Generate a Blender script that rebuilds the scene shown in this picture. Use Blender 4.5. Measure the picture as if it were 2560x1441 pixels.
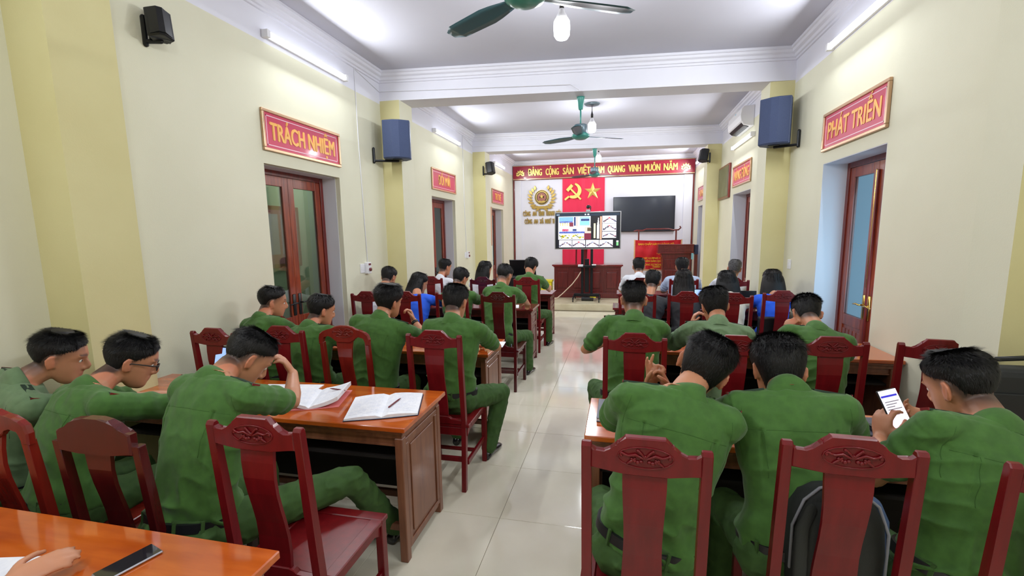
import bpy, bmesh, math, random
import numpy as np
from mathutils import Vector, Matrix, Euler
PI = math.pi
for o in list(bpy.data.objects): bpy.data.objects.remove(o)
S = bpy.context.scene
COL = S.collection
# ------------------------------------------------------------------ camera
H = 1.75
cd = bpy.data.cameras.new('camera'); cam = bpy.data.objects.new('camera', cd); COL.objects.link(cam)
F, YAW, PIT, ROL = 1130.26, 0.2159, 0.1378, -0.0129
cd.sensor_fit = 'HORIZONTAL'; cd.sensor_width = 36.0; cd.lens = F * 36.0 / 2560.0
cd.shift_x = -(1300.43 - 1280) / 2560.0; cd.shift_y = (742.24 - 720.5) / 2560.0
cd.clip_start = 0.05; cd.clip_end = 200
_f = Vector((-math.sin(YAW), math.cos(YAW), 0)); _r = Vector((math.cos(YAW), math.sin(YAW), 0)); _u = Vector((0, 0, 1))
_f2 = _f * math.cos(PIT) - _u * math.sin(PIT); _u2 = _u * math.cos(PIT) + _f * math.sin(PIT)
_r3 = _r * math.cos(ROL) + _u2 * math.sin(ROL); _u3 = _u2 * math.cos(ROL) - _r * math.sin(ROL)
cam.matrix_world = Matrix(((_r3.x, _u3.x, -_f2.x, 0), (_r3.y, _u3.y, -_f2.y, 0), (_r3.z, _u3.z, -_f2.z, H), (0, 0, 0, 1)))
S.camera = cam
# ------------------------------------------------------------------ world and exposure
W = bpy.data.worlds.new('world'); S.world = W; W.use_nodes = True
wb = W.node_tree.nodes['Background']; wb.inputs[0].default_value = (0.40, 0.74, 1.0, 1); wb.inputs[1].default_value = 1.1
S.view_settings.view_transform = 'Standard'; S.view_settings.look = 'None'
S.view_settings.gamma = 1.0; S.view_settings.use_curve_mapping = False
S.view_settings.exposure = 0.40
try:
    S.cycles.use_denoising = True; S.cycles.max_bounces = 7; S.cycles.diffuse_bounces = 5; S.cycles.glossy_bounces = 3
    S.cycles.transmission_bounces = 4; S.cycles.transparent_max_bounces = 8; S.cycles.sample_clamp_indirect = 6
except Exception: pass
XL, XR, YF, YB, CEIL = -3.285, 2.102, 14.14, -2.6, 3.97
BEAMZ = 3.60
TUBE_W, BULB_W = 32.0, 34.0
def lamp(name, loc, energy, size, rot=(0, 0, 0), sy=None, color=(0.93, 0.97, 1.0), kind='AREA'):
    l = bpy.data.lights.new(name, kind); l.energy = energy; l.color = color
    if kind == 'AREA':
        l.shape = 'RECTANGLE' if sy else 'SQUARE'; l.size = size
        if sy: l.size_y = sy
    else: l.shadow_soft_size = size
    o = bpy.data.objects.new(name, l); o.location = loc; o.rotation_euler = rot; COL.objects.link(o); return o

# ------------------------------------------------------------------ materials
def s2l(c):
    return tuple((x / 12.92 if x <= 0.04045 else ((x + 0.055) / 1.055) ** 2.4) for x in [v / 255.0 for v in c])
MATS = {}
def mat(name, rgb, rough=0.5, metal=0.0, rgb2=None, scale=8.0, stretch=(1, 1, 1), bump=0.0, bscale=60.0, coat=0.0, emit=None, estr=0.0,
        contrast=(0.35, 0.65), spec=0.5, sheen=0.0, attr=None, coords='Object', detail=5.0, sss=0.0, bdist=0.01):
    if name in MATS: return MATS[name]
    m = bpy.data.materials.new(name); m.use_nodes = True; nt = m.node_tree; b = nt.nodes['Principled BSDF']
    c1 = s2l(rgb) + (1,)
    b.inputs['Base Color'].default_value = c1; b.inputs['Roughness'].default_value = rough; b.inputs['Metallic'].default_value = metal
    b.inputs['Specular IOR Level'].default_value = spec
    if coat: b.inputs['Coat Weight'].default_value = coat; b.inputs['Coat Roughness'].default_value = 0.08
    if sheen: b.inputs['Sheen Weight'].default_value = sheen
    if sss: b.inputs['Subsurface Weight'].default_value = sss; b.inputs['Subsurface Radius'].default_value = (0.012, 0.005, 0.003)
    if emit: b.inputs['Emission Color'].default_value = s2l(emit) + (1,); b.inputs['Emission Strength'].default_value = estr
    tc = nt.nodes.new('ShaderNodeTexCoord'); geo = None
    src = tc.outputs[coords] if coords != 'Position' else None
    if coords == 'Position':
        geo = nt.nodes.new('ShaderNodeNewGeometry'); src = geo.outputs['Position']
    mp = nt.nodes.new('ShaderNodeMapping'); mp.inputs['Scale'].default_value = stretch; nt.links.new(src, mp.inputs[0])
    if rgb2 is not None:
        n = nt.nodes.new('ShaderNodeTexNoise'); n.inputs['Scale'].default_value = scale; n.inputs['Detail'].default_value = detail
        nt.links.new(mp.outputs[0], n.inputs['Vector'])
        r = nt.nodes.new('ShaderNodeValToRGB'); r.color_ramp.elements[0].position = contrast[0]; r.color_ramp.elements[1].position = contrast[1]
        r.color_ramp.elements[0].color = c1; r.color_ramp.elements[1].color = s2l(rgb2) + (1,)
        nt.links.new(n.outputs['Fac'], r.inputs[0]); nt.links.new(r.outputs[0], b.inputs['Base Color'])
    if attr:
        a = nt.nodes.new('ShaderNodeVertexColor'); a.layer_name = attr; nt.links.new(a.outputs['Color'], b.inputs['Base Color'])
        if emit: nt.links.new(a.outputs['Color'], b.inputs['Emission Color'])
    if bump:
        n2 = nt.nodes.new('ShaderNodeTexNoise'); n2.inputs['Scale'].default_value = bscale; n2.inputs['Detail'].default_value = 4
        nt.links.new(mp.outputs[0], n2.inputs['Vector'])
        bp = nt.nodes.new('ShaderNodeBump'); bp.inputs['Strength'].default_value = bump; bp.inputs['Distance'].default_value = bdist
        nt.links.new(n2.outputs['Fac'], bp.inputs['Height']); nt.links.new(bp.outputs[0], b.inputs['Normal'])
    MATS[name] = m; return m
def glass_mat(name, tint, refl=0.10, rough=0.02):
    m = bpy.data.materials.new(name); m.use_nodes = True; nt = m.node_tree
    for n in list(nt.nodes): nt.nodes.remove(n)
    out = nt.nodes.new('ShaderNodeOutputMaterial'); mx = nt.nodes.new('ShaderNodeMixShader')
    t = nt.nodes.new('ShaderNodeBsdfTransparent'); t.inputs[0].default_value = s2l(tint) + (1,)
    g = nt.nodes.new('ShaderNodeBsdfGlossy'); g.inputs['Roughness'].default_value = rough
    fr = nt.nodes.new('ShaderNodeLayerWeight'); fr.inputs[0].default_value = .35; mu = nt.nodes.new('ShaderNodeMath'); mu.operation = 'MULTIPLY_ADD'; mu.inputs[1].default_value = refl; mu.inputs[2].default_value = .02
    nt.links.new(fr.outputs['Facing'], mu.inputs[0]); nt.links.new(mu.outputs[0], mx.inputs[0]); nt.links.new(t.outputs[0], mx.inputs[1]); nt.links.new(g.outputs[0], mx.inputs[2])
    nt.links.new(mx.outputs[0], out.inputs[0]); MATS[name] = m; return m
M = dict(
    wall=mat('wall_paint', (223, 221, 199), 0.75, rgb2=(218, 216, 193), scale=1.3, bump=0.05, bscale=120, coords='Position'),
    yellow=mat('yellow_paint', (214, 206, 156), 0.75, rgb2=(208, 199, 147), scale=1.5, bump=0.05, bscale=120, coords='Position'),
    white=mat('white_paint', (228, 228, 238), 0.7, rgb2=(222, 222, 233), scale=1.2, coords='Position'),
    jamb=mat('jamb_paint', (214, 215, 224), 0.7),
    ceil=mat('shaded_white_paint', (194, 194, 206), 0.8, rgb2=(188, 188, 200), scale=.8, coords='Position'),  # same white paint, with the weaker bounced light put into its colour
    tile=mat('polished_tile', (232, 226, 208), 0.10, rgb2=(220, 212, 190), scale=2.2, coords='Position', detail=9, contrast=(.3, .75), coat=.35, spec=.6),
    grout=mat('grout', (150, 140, 120), 0.8),
    podium=mat('podium_tile', (222, 213, 184), 0.2, rgb2=(208, 197, 166), scale=4, coords='Position'),
    chair=mat('mahogany_lacquer', (112, 15, 22), 0.34, rgb2=(98, 11, 18), scale=5, stretch=(6, 6, 0.8), coat=.08, spec=.35, bump=.03, bscale=40),
    chair2=mat('reddish_brown_lacquer', (124, 30, 22), 0.24, rgb2=(108, 24, 18), scale=5, stretch=(6, 6, .8), coat=.2, bump=.03, bscale=40),
    chair3=mat('dark_mahogany_lacquer', (78, 14, 17), 0.24, rgb2=(66, 10, 14), scale=5, stretch=(6, 6, .8), coat=.25, bump=.03, bscale=40),
    top=mat('orange_varnish', (200, 98, 30), 0.13, rgb2=(172, 74, 20), scale=2.2, stretch=(1, 7, 7), coat=.6, detail=7),
    desk=mat('brown_desk_wood', (134, 84, 58), 0.38, rgb2=(112, 66, 46), scale=4, stretch=(7, 7, 1), coat=.2, bump=.03, bscale=50),
    deskred=mat('red_desk_wood', (112, 34, 34), 0.35, rgb2=(88, 24, 26), scale=4, stretch=(7, 7, 1), coat=.3),
    topred=mat('red_desk_top', (128, 42, 44), 0.2, rgb2=(106, 30, 34), scale=3, stretch=(1, 7, 7), coat=.5),
    inner=mat('dark_board', (26, 17, 14), 0.8),
    door=mat('door_wood', (150, 62, 32), 0.3, rgb2=(116, 40, 24), scale=5, stretch=(6, 6, .7), coat=.4),
    doorred=mat('door_frame_wood', (122, 36, 30), 0.3, rgb2=(98, 26, 24), scale=5, stretch=(6, 6, .7), coat=.4),
    brass=mat('brass', (214, 172, 92), 0.22, 1.0), gold=mat('gold_letter', (244, 214, 120), 0.3, .45),
    goldp=mat('gold_print', (238, 176, 84), 0.4), champagne=mat('champagne_frame', (196, 160, 128), 0.3, 0.6),
    signred=mat('sign_red', (200, 44, 84), 0.4, coat=.12), signwhite=mat('sign_white_line', (240, 200, 214), 0.4),
    bannerred=mat('banner_red', (160, 20, 50), 0.35, coat=.15), flagred=mat('flag_red', (224, 22, 40), 0.55, rgb2=(205, 16, 34), scale=6),
    flagpink=mat('wall_flag_red', (224, 30, 74), 0.6), black=mat('black_plastic', (22, 23, 26), 0.4), dark=mat('dark_metal', (30, 32, 36), 0.35, 0.5),
    speaker=mat('speaker_shell', (66, 80, 116), 0.55, rgb2=(54, 66, 98), scale=7, bump=.1, bscale=150), grille=mat('speaker_grille', (60, 74, 110), .7, rgb2=(50, 62, 94), scale=240, bump=.25, bscale=300),
    teal=mat('fan_teal', (70, 150, 140), 0.3), tealdark=mat('fan_blade_teal', (60, 100, 114), 0.35), greym=mat('fan_motor_grey', (110, 128, 140), .35, .3),
    wplastic=mat('white_plastic', (232, 232, 236), 0.35), paper=mat('paper', (240, 240, 246), 0.7, rgb2=(228, 230, 240), scale=30),
    ink=mat('ink', (196, 198, 216), .8), tube=mat('lit_tube', (255, 255, 255), .5, emit=(240, 246, 255), estr=2.6), bulb=mat('lit_bulb', (255, 255, 255), .5, emit=(238, 245, 255), estr=4.0),
    screenblack=mat('screen_black', (30, 36, 52), 0.2, coat=.3), silver=mat('silver', (190, 192, 200), .3, .9),
    cable=mat('cream_cable', (214, 190, 170), .5), whitec=mat('white_cable', (225, 225, 230), .5), corridor=mat('corridor_wall', (150, 160, 140), .8),
    green=mat('police_green', (64, 106, 38), 0.82, rgb2=(56, 96, 33), scale=30, bump=.12, bscale=700, sheen=.12, bdist=.002),
    olive=mat('olive_green', (102, 128, 90), 0.82, rgb2=(94, 119, 83), scale=30, bump=.12, bscale=700, sheen=.12, bdist=.002),
    trouser=mat('trouser_green', (58, 90, 38), 0.85, rgb2=(50, 80, 33), scale=24, bump=.12, bscale=700, bdist=.002),
    belt=mat('belt_black', (24, 24, 28), .45), epaul=mat('epaulette_dark_green', (28, 50, 36), .7), red=mat('red_trim', (120, 24, 28), .5),
    seam=mat('dark_green_thread', (52, 90, 33), .9), seamo=mat('olive_thread', (62, 84, 58), .9), shirtw=mat('white_shirt', (226, 228, 238), .8), shirtb=mat('pale_blue_shirt', (190, 206, 236), .8), blue=mat('blue_jacket', (32, 92, 224), .75),
    darkc=mat('dark_jacket', (40, 40, 46), .7, rgb2=(30, 30, 36), scale=12), cream=mat('cream_shirt', (222, 216, 204), .8), darkt=mat('dark_trousers', (34, 34, 42), .8),
    skin=mat('skin', (205, 148, 116), 0.48, attr='tint', sss=.12), hair=mat('black_hair', (14, 13, 15), 0.55, spec=.35, rgb2=(26, 24, 26), scale=40),
    hairgrey=mat('greying_hair', (58, 56, 58), 0.5, rgb2=(96, 94, 98), scale=60), hairbrown=mat('dark_brown_hair', (24, 18, 17), .55, spec=.35),
    shoe=mat('black_shoe', (20, 20, 24), .25, coat=.4), eyew=mat('eye_white', (232, 228, 222), .25), eyed=mat('eye_dark', (30, 20, 16), .15),
    bag=mat('black_bag', (32, 34, 34), .75, bump=.2, bscale=400, bdist=.002), bagblue=mat('backpack_blue_grey', (66, 86, 122), .75), bagpipe=mat('backpack_piping', (140, 140, 150), .6),
    yellowp=mat('yellow_plastic', (230, 214, 40), .5), cyan=mat('cyan_card', (140, 206, 226), .6), phonegl=mat('phone_glass', (20, 26, 34), .05, coat=.6),
    slate=mat('slate_cover', (74, 76, 92), .35), bookdark=mat('notebook_cover', (24, 30, 66), .5), pinkc=mat('pink_cover', (226, 130, 130), .6),
    pen=mat('pen_maroon', (110, 40, 50), .35), goldmetal=mat('emblem_gold', (196, 168, 96), .3, .85), shield=mat('emblem_rose', (150, 96, 84), .35, .3),
    pic=mat('picture_glass', (70, 74, 58), .15, rgb2=(98, 102, 82), scale=6), board=mat('reflection_board', (150, 92, 104), .6), boardpaper=mat('reflection_paper', (150, 140, 160), .6),
    clear=mat('clear_plastic', (210, 220, 235), .1, spec=.8), chip=mat('chipped_wood', (214, 180, 130), .7),
)
M['glass'] = glass_mat('door_glass', (205, 215, 205), .45); M['glassblue'] = glass_mat('frosted_blue_glass', (186, 190, 192), .2, .12)
M['lens'] = glass_mat('spectacle_lens', (240, 242, 245), .3)

# ------------------------------------------------------------------ mesh helpers
class MB:
    def __init__(s): s.v = []; s.f = []; s.m = []
    def add(s, vs, fs, mi=0):
        k = len(s.v); s.v += [tuple(p) for p in vs]; s.f += [tuple(i + k for i in f) for f in fs]; s.m += [mi] * len(fs); return s
    def box(s, x0, x1, y0, y1, z0, z1, b=0.0, mi=0):
        if b <= 0:
            v = [(x, y, z) for z in (z0, z1) for y in (y0, y1) for x in (x0, x1)]
            return s.add(v, [(0, 2, 3, 1), (4, 5, 7, 6), (0, 1, 5, 4), (2, 6, 7, 3), (0, 4, 6, 2), (1, 3, 7, 5)], mi)
        bm = bmesh.new(); bmesh.ops.create_cube(bm, size=1)
        for v in bm.verts: v.co = Vector(((x0 + x1) / 2 + v.co.x * (x1 - x0), (y0 + y1) / 2 + v.co.y * (y1 - y0), (z0 + z1) / 2 + v.co.z * (z1 - z0)))
        bmesh.ops.bevel(bm, geom=list(bm.edges), offset=b, segments=2 if b > .004 else 1, affect='EDGES', profile=.5)
        bm.verts.ensure_lookup_table(); s.add([v.co[:] for v in bm.verts], [[v.index for v in f.verts] for f in bm.faces], mi); bm.free(); return s
    def prism(s, pts, axis, a, b, mi=0, bev=0.0):
        """pts: 2D outline in the two other axes (x,z for axis y; y,z for x; x,y for z)"""
        n = len(pts)
        def P(p, t): return {'x': (t, p[0], p[1]), 'y': (p[0], t, p[1]), 'z': (p[0], p[1], t)}[axis]
        bm = bmesh.new(); A = [bm.verts.new(P(p, a)) for p in pts]; B = [bm.verts.new(P(p, b)) for p in pts]
        f1 = bm.faces.new(A); f2 = bm.faces.new(B[::-1])
        for i in range(n): bm.faces.new((A[(i + 1) % n], A[i], B[i], B[(i + 1) % n]))
        if bev > 0:
            ed = set(f1.edges) | set(f2.edges)
            try: bmesh.ops.bevel(bm, geom=list(ed), offset=bev, segments=1, affect='EDGES', profile=.5)
            except Exception: pass
        bmesh.ops.triangulate(bm, faces=[f for f in bm.faces if len(f.verts) > 4])
        bmesh.ops.recalc_face_normals(bm, faces=bm.faces); bm.verts.ensure_lookup_table()
        s.add([v.co[:] for v in bm.verts], [[v.index for v in f.verts] for f in bm.faces], mi); bm.free(); return s
    def loft(s, rings, caps=True, mi=0):
        n = len(rings[0]); k = len(s.v)
        for r in rings: s.v += [tuple(p) for p in r]
        for i in range(len(rings) - 1):
            for j in range(n):
                a = k + i * n + j; b = k + i * n + (j + 1) % n; s.f.append((a, b, b + n, a + n)); s.m.append(mi)
        if caps:
            s.f.append(tuple(k + j for j in range(n))[::-1]); s.f.append(tuple(k + (len(rings) - 1) * n + j for j in range(n))); s.m += [mi, mi]
        return s
    def tube(s, pts, rad, n=10, mi=0, flat=None, caps=True, round_ends=True):
        """tapered tube along pts; flat=(axis vector, ratio) squashes it along that axis"""
        P = [Vector(p) for p in pts]; R = list(rad) if hasattr(rad, '__len__') else [rad] * len(P)
        if round_ends:
            d0 = (P[0] - P[1]).normalized(); d1 = (P[-1] - P[-2]).normalized()
            P = [P[0] + d0 * R[0] * .95, P[0] + d0 * R[0] * .6] + P + [P[-1] + d1 * R[-1] * .6, P[-1] + d1 * R[-1] * .95]
            R = [R[0] * .25, R[0] * .78] + R + [R[-1] * .78, R[-1] * .25]
        rings = []; prev = None
        for i, p in enumerate(P):
            d = (P[min(i + 1, len(P) - 1)] - P[max(i - 1, 0)]).normalized()
            if prev is None:
                a = Vector((0, 0, 1)) if abs(d.z) < .9 else Vector((1, 0, 0)); u = d.cross(a).normalized()
            else:
                u = prev - d * prev.dot(d); u.normalize()
            prev = u; w = d.cross(u); ring = []
            for j in range(n):
                t = 2 * PI * j / n; q = (u * math.cos(t) + w * math.sin(t)) * R[i]
                if flat: ax = flat[0]; q = q - ax * q.dot(ax) * (1 - flat[1])
                ring.append(p + q)
            rings.append(ring)
        return s.loft(rings, caps, mi)
    def cyl(s, c, r, h, n=20, axis='z', r2=None, mi=0):
        r2 = r if r2 is None else r2; d = {'x': Vector((1, 0, 0)), 'y': Vector((0, 1, 0)), 'z': Vector((0, 0, 1))}[axis]; c = Vector(c)
        return s.tube([c, c + d * h], [r, r2], n, mi, round_ends=False)
    def lathe(s, prof, c=(0, 0, 0), n=20, mi=0):
        c = Vector(c); return s.loft([[c + Vector((r * math.cos(2 * PI * j / n), r * math.sin(2 * PI * j / n), z)) for j in range(n)] for r, z in prof], True, mi)
    def ball(s, c, r, n=10, m=6, sc=(1, 1, 1), mi=0):
        c = Vector(c); rings = []
        for i in range(m + 1):
            t = PI * (i + .02 if i == 0 else (i - .02 if i == m else i)) / m; rr = r * math.sin(t)
            rings.append([c + Vector((rr * math.cos(2 * PI * j / n) * sc[0], rr * math.sin(2 * PI * j / n) * sc[1], -r * math.cos(t) * sc[2])) for j in range(n)])
        return s.loft(rings, True, mi)
    def xf(s, mtx, start=0):
        s.v = s.v[:start] + [tuple(mtx @ Vector(p)) for p in s.v[start:]]; return s
    def mesh(s, name, mats, smooth=False, recalc=True, angle=None):
        me = bpy.data.meshes.new(name); me.from_pydata(s.v, [], s.f)
        for m in (mats if isinstance(mats, (list, tuple)) else [mats]): me.materials.append(m)
        if any(s.m): me.polygons.foreach_set('material_index', s.m)
        if recalc:
            bm = bmesh.new(); bm.from_mesh(me); bmesh.ops.recalc_face_normals(bm, faces=bm.faces); bm.to_mesh(me); bm.free()
        if smooth:
            me.polygons.foreach_set('use_smooth', [True] * len(me.polygons))
            if angle is not None:
                try: me.set_sharp_from_angle(angle=angle)
                except Exception: pass
        me.update(); return me
    def obj(s, name, mats, parent=None, smooth=False, **kw):
        return link(name, s.mesh(name, mats, smooth, angle=kw.pop('angle', None)), parent, **kw)
def link(name, data, parent=None, loc=None, rz=None, **kw):
    o = bpy.data.objects.new(name, data); COL.objects.link(o)
    if parent: o.parent = parent
    if loc: o.location = loc
    if rz is not None: o.rotation_euler = (0, 0, rz)
    for k, v in kw.items(): o[k] = v
    return o
def thing(name, label, cat, loc=(0, 0, 0), rz=0.0, group=None):
    o = bpy.data.objects.new(name, None); COL.objects.link(o); o.location = loc; o.rotation_euler = (0, 0, rz)
    o['label'] = label; o['category'] = cat
    if group: o['group'] = group
    return o
def struct(name, mb, mats, label, **kw):
    return mb.obj(name, mats, kind='structure', label=label, **kw)
def dup(root, loc, rz=0.0, label=None, group=None):
    r = root.copy(); COL.objects.link(r); r.location = loc; r.rotation_euler = (0, 0, rz)
    if label: r['label'] = label
    if group: r['group'] = group
    for ch in list(root.children):
        c = ch.copy(); COL.objects.link(c); c.parent = r
        for g in ch.children: d = g.copy(); COL.objects.link(d); d.parent = c
    return r
def arc(cx, cy, r, a0, a1, n): return [(cx + r * math.cos(a0 + (a1 - a0) * i / n), cy + r * math.sin(a0 + (a1 - a0) * i / n)) for i in range(n + 1)]
def text_mesh(txt, size, extr=0.0, sx=1.0, bold=0.0, align='CENTER', shear=0.0, spacing=1.0):
    c = bpy.data.curves.new('lettering', 'FONT'); c.body = txt; c.size = size; c.extrude = extr; c.align_x = align; c.align_y = 'CENTER'; c.offset = bold
    c.shear = shear; c.space_character = spacing; c.resolution_u = 3
    o = bpy.data.objects.new('lettering', c); COL.objects.link(o); dg = bpy.context.evaluated_depsgraph_get(); me = bpy.data.meshes.new_from_object(o.evaluated_get(dg))
    bpy.data.objects.remove(o); bpy.data.curves.remove(c)
    me.transform(Matrix.Diagonal((sx, 1, 1, 1))); return me
def place_text(name, txt, size, m, parent, loc, frame, extr=0.0, sx=1.0, bold=0.0, width=None, fat=0.0, **kw):
    """frame = (right vector, up vector); letters face right x up"""
    me = text_mesh(txt, size, extr, sx, bold, **kw)
    if width:
        xs = [v.co.x for v in me.vertices]; w = max(xs) - min(xs); me.transform(Matrix.Diagonal((width / w, 1, 1, 1)))
    if fat:                                     # heavier strokes: the same letters laid side by side
        b = bmesh.new()
        for k_, (dx, dz) in enumerate(((-fat, 0), (0, fat * .5), (fat, 0), (0, -fat * .5))):
            c = me.copy(); c.transform(Matrix.Translation((dx, dz, .0007 * k_))); b.from_mesh(c); bpy.data.meshes.remove(c)
        b.to_mesh(me); b.free()
    r, u = Vector(frame[0]), Vector(frame[1]); n = r.cross(u)
    me.transform(Matrix(((r.x, u.x, n.x, loc[0]), (r.y, u.y, n.y, loc[1]), (r.z, u.z, n.z, loc[2]), (0, 0, 0, 1))))
    me.materials.clear(); me.materials.append(m); me.name = name
    return link(name, me, parent)
# ------------------------------------------------------------------ room shell
WT = 0.30                                      # wall thickness
DZ = 2.445                                     # door opening height
LD = [(3.78, 4.97), (7.72, 8.90), (11.64, 12.83)]
RD = [(4.33, 5.52), (8.26, 9.45), (12.19, 13.38)]
PW = 3.56                                      # white paint starts here
def side_wall(name, x, sgn, doors, label):
    mb = MB(); a, b = (x, x + sgn * WT); x0, x1 = min(a, b), max(a, b); y = YB
    for d0, d1 in doors:
        mb.box(x0, x1, y, d0, 0, PW); mb.box(x0, x1, d0, d1, DZ, PW); y = d1
    mb.box(x0, x1, y, YF, 0, PW); mb.box(x0, x1, YB, YF, PW, CEIL, mi=1)
    o = struct(name, mb, [M['wall'], M['white']], label)
    for i, (d0, d1) in enumerate(doors):       # painted reveals
        r = MB(); ins = .02
        r.box(x0 + .001, x1 - .06, d0, d0 + .006, 0, DZ - .001); r.box(x0 + .001, x1 - .06, d1 - .006, d1, 0, DZ - .001); r.box(x0 + .001, x1 - .06, d0 + .006, d1 - .006, DZ - .007, DZ - .001)
        rv = r.obj('reveal', M['jamb'], o)
    return o
wl = side_wall('wall_left', XL, -1, LD, 'long pale yellow wall on the left with three doorways')
wr = side_wall('wall_right', XR, 1, RD, 'long pale yellow wall on the right with three doorways')
struct('wall_front', MB().box(XL - WT, XR + WT, YF, YF + .2, 0, CEIL), M['white'], 'white end wall behind the head table')
struct('wall_rear', MB().box(XL - WT, XR + WT, YB - .2, YB, 0, CEIL), M['wall'], 'plain rear wall of the hall')
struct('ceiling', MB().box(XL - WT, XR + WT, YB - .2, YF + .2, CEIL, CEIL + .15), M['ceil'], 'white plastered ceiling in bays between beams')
# floor: polished tiles as separate pieces on a grout bed
fl = struct('floor', MB().box(XL - WT, XR + WT, YB - .2, YF + .2, -.12, -.006), M['grout'], 'polished cream tiled floor running down the aisle')
TS = .622; gx0 = -.698; gy0 = 2.505; tmesh = {}
nx0 = math.floor((XL - gx0) / TS); nx1 = math.ceil((XR - gx0) / TS); ny0 = math.floor((YB - gy0) / TS); ny1 = math.ceil((10.1 - gy0) / TS)
stuff = MB(); cnt = 0; cells = []
for iy in range(ny0, ny1):
    for ix in range(nx0, nx1):
        x0, x1 = max(gx0 + ix * TS, XL), min(gx0 + (ix + 1) * TS, XR); y0, y1 = max(gy0 + iy * TS, YB), min(gy0 + (iy + 1) * TS, 10.1)
        if x1 - x0 > .02 and y1 - y0 > .02: cells.append((x0, x1, y0, y1))
for x0, x1, y0, y1 in cells:
    w, d = round(x1 - x0, 3), round(y1 - y0, 3)
    if y0 > .2:
        k = (w, d)
        if k not in tmesh: tmesh[k] = MB().box(-w / 2 + .0012, w / 2 - .0012, -d / 2 + .0012, d / 2 - .0012, -.012, 0, b=.0012).mesh('tile', M['tile'])
        link('tile', tmesh[k], fl, loc=((x0 + x1) / 2, (y0 + y1) / 2, 0))
    else: stuff.box(x0 + .0012, x1 - .0012, y0 + .0012, y1 - .0012, -.012, 0)
so = stuff.obj('rear_tiles', M['tile'], fl, kind='stuff')
struct('podium', MB().prism([(XL, 10.08), (XR, 10.36), (XR, YF), (XL, YF)], 'z', 0, .15, bev=.006), M['podium'], 'low cream tiled step up to the head table')
# pilasters and beams (the cross line of the columns is slightly skewed)
PIL = [(1.98, 2.33, 2.60, 2.86), (6.03, 6.42, 6.52, 6.90), (10.13, 10.5, 10.65, 11.02)]
XLi, XRi = -2.995, 1.82
for i, (l0, l1, r0, r1) in enumerate(PIL):
    for side, x0, x1, a, b in (('left', XL, XLi, l0, l1), ('right', XRi, XR, r0, r1)):
        pm = MB().box(x0, x1, a, b, 0, BEAMZ); pm.m[5 if side == 'left' else 4] = 0 if (i == 0 and side == 'left') else 1
        struct('pillar_%s' % side, pm, [M['yellow'], M['wall']], 'yellow pilaster on the %s wall, %s from the head table' % (side, ('third', 'second', 'first')[i]))
    mb = MB().prism([(XL, l0), (XR, r0), (XR, r1), (XL, l1)], 'z', BEAMZ, CEIL)
    struct('beam', mb, M['white'], 'white ceiling beam, %s from the head table' % ('third', 'second', 'first')[i])
# cornice mouldings round each ceiling bay
prof = [(0, 0), (.105, 0), (.105, -.028), (.085, -.034), (.075, -.06), (.045, -.075), (.038, -.105), (.018, -.112), (.018, -.135), (0, -.14)]
def cornice(name, a, b, inward, label):
    a, b, n = Vector(a), Vector(b), Vector(inward); ring = lambda p: [(p + n * o + Vector((0, 0, CEIL + z))) for o, z in prof]
    MB().loft([ring(a), ring(b)]).obj(name, M['white'], kind='structure', label=label)
bays = [((PIL[0][1], PIL[0][3]), (PIL[1][0], PIL[1][2])), ((PIL[1][1], PIL[1][3]), (PIL[2][0], PIL[2][2])), ((PIL[2][1], PIL[2][3]), (YF, YF))]
for i, ((la, ra), (lb, rb)) in enumerate(bays):
    nm = ('nearest', 'middle', 'farthest')[i]
    cornice('trim_1', (XL, la, 0), (XL, lb, 0), (1, 0, 0), 'stepped white cornice on the left wall, %s bay' % nm)
    cornice('trim_2', (XR, ra, 0), (XR, rb, 0), (-1, 0, 0), 'stepped white cornice on the right wall, %s bay' % nm)
    cornice('trim_3', (XL, lb, 0), (XR, rb, 0), (0, -1, 0), 'stepped white cornice across the far side of the %s bay' % nm)
    cornice('trim_4', (XL, la, 0), (XR, ra, 0), (0, 1, 0), 'stepped white cornice across the near side of the %s bay' % nm)
# corridor seen through the left doors
struct('wall_outside', MB().box(-5.0, -4.9, 2.5, 14, 0, 3.2), M['corridor'], 'grey green corridor wall seen through the left doors')
struct('ground_outside', MB().box(-4.95, XL - WT, 2.5, 14, -.05, 0), M['grout'], 'corridor floor beyond the left doors')
struct('ceiling_outside', MB().box(-4.95, XL - WT, 2.5, 14, 3.2, 3.3), M['corridor'], 'corridor ceiling beyond the left doors')
lamp('corridor_fill', (-4.1, 6.2, 3.1), 26, .6)  # added lamp without a fixture, brightens the corridor behind the glass
nb = thing('reflection_board', 'made-up framed board standing in for a reflection in the left glass doors', 'reflection board', (-4.89, 5.6, 1.75))  # made-up board in place of a framed picture reflected in the glass
MB().box(0, .03, -.62, .62, -.45, .45, b=.005).obj('frame', M['desk'], nb); MB().box(.03, .034, -.56, .56, -.39, .39).obj('panel', M['board'], nb)
for k in range(3): MB().box(.034, .037, -.5 + k * .36, -.2 + k * .36, -.25, .33).obj('sheet', M['boardpaper'], nb)

V3 = lambda *a: Vector(a)
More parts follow.
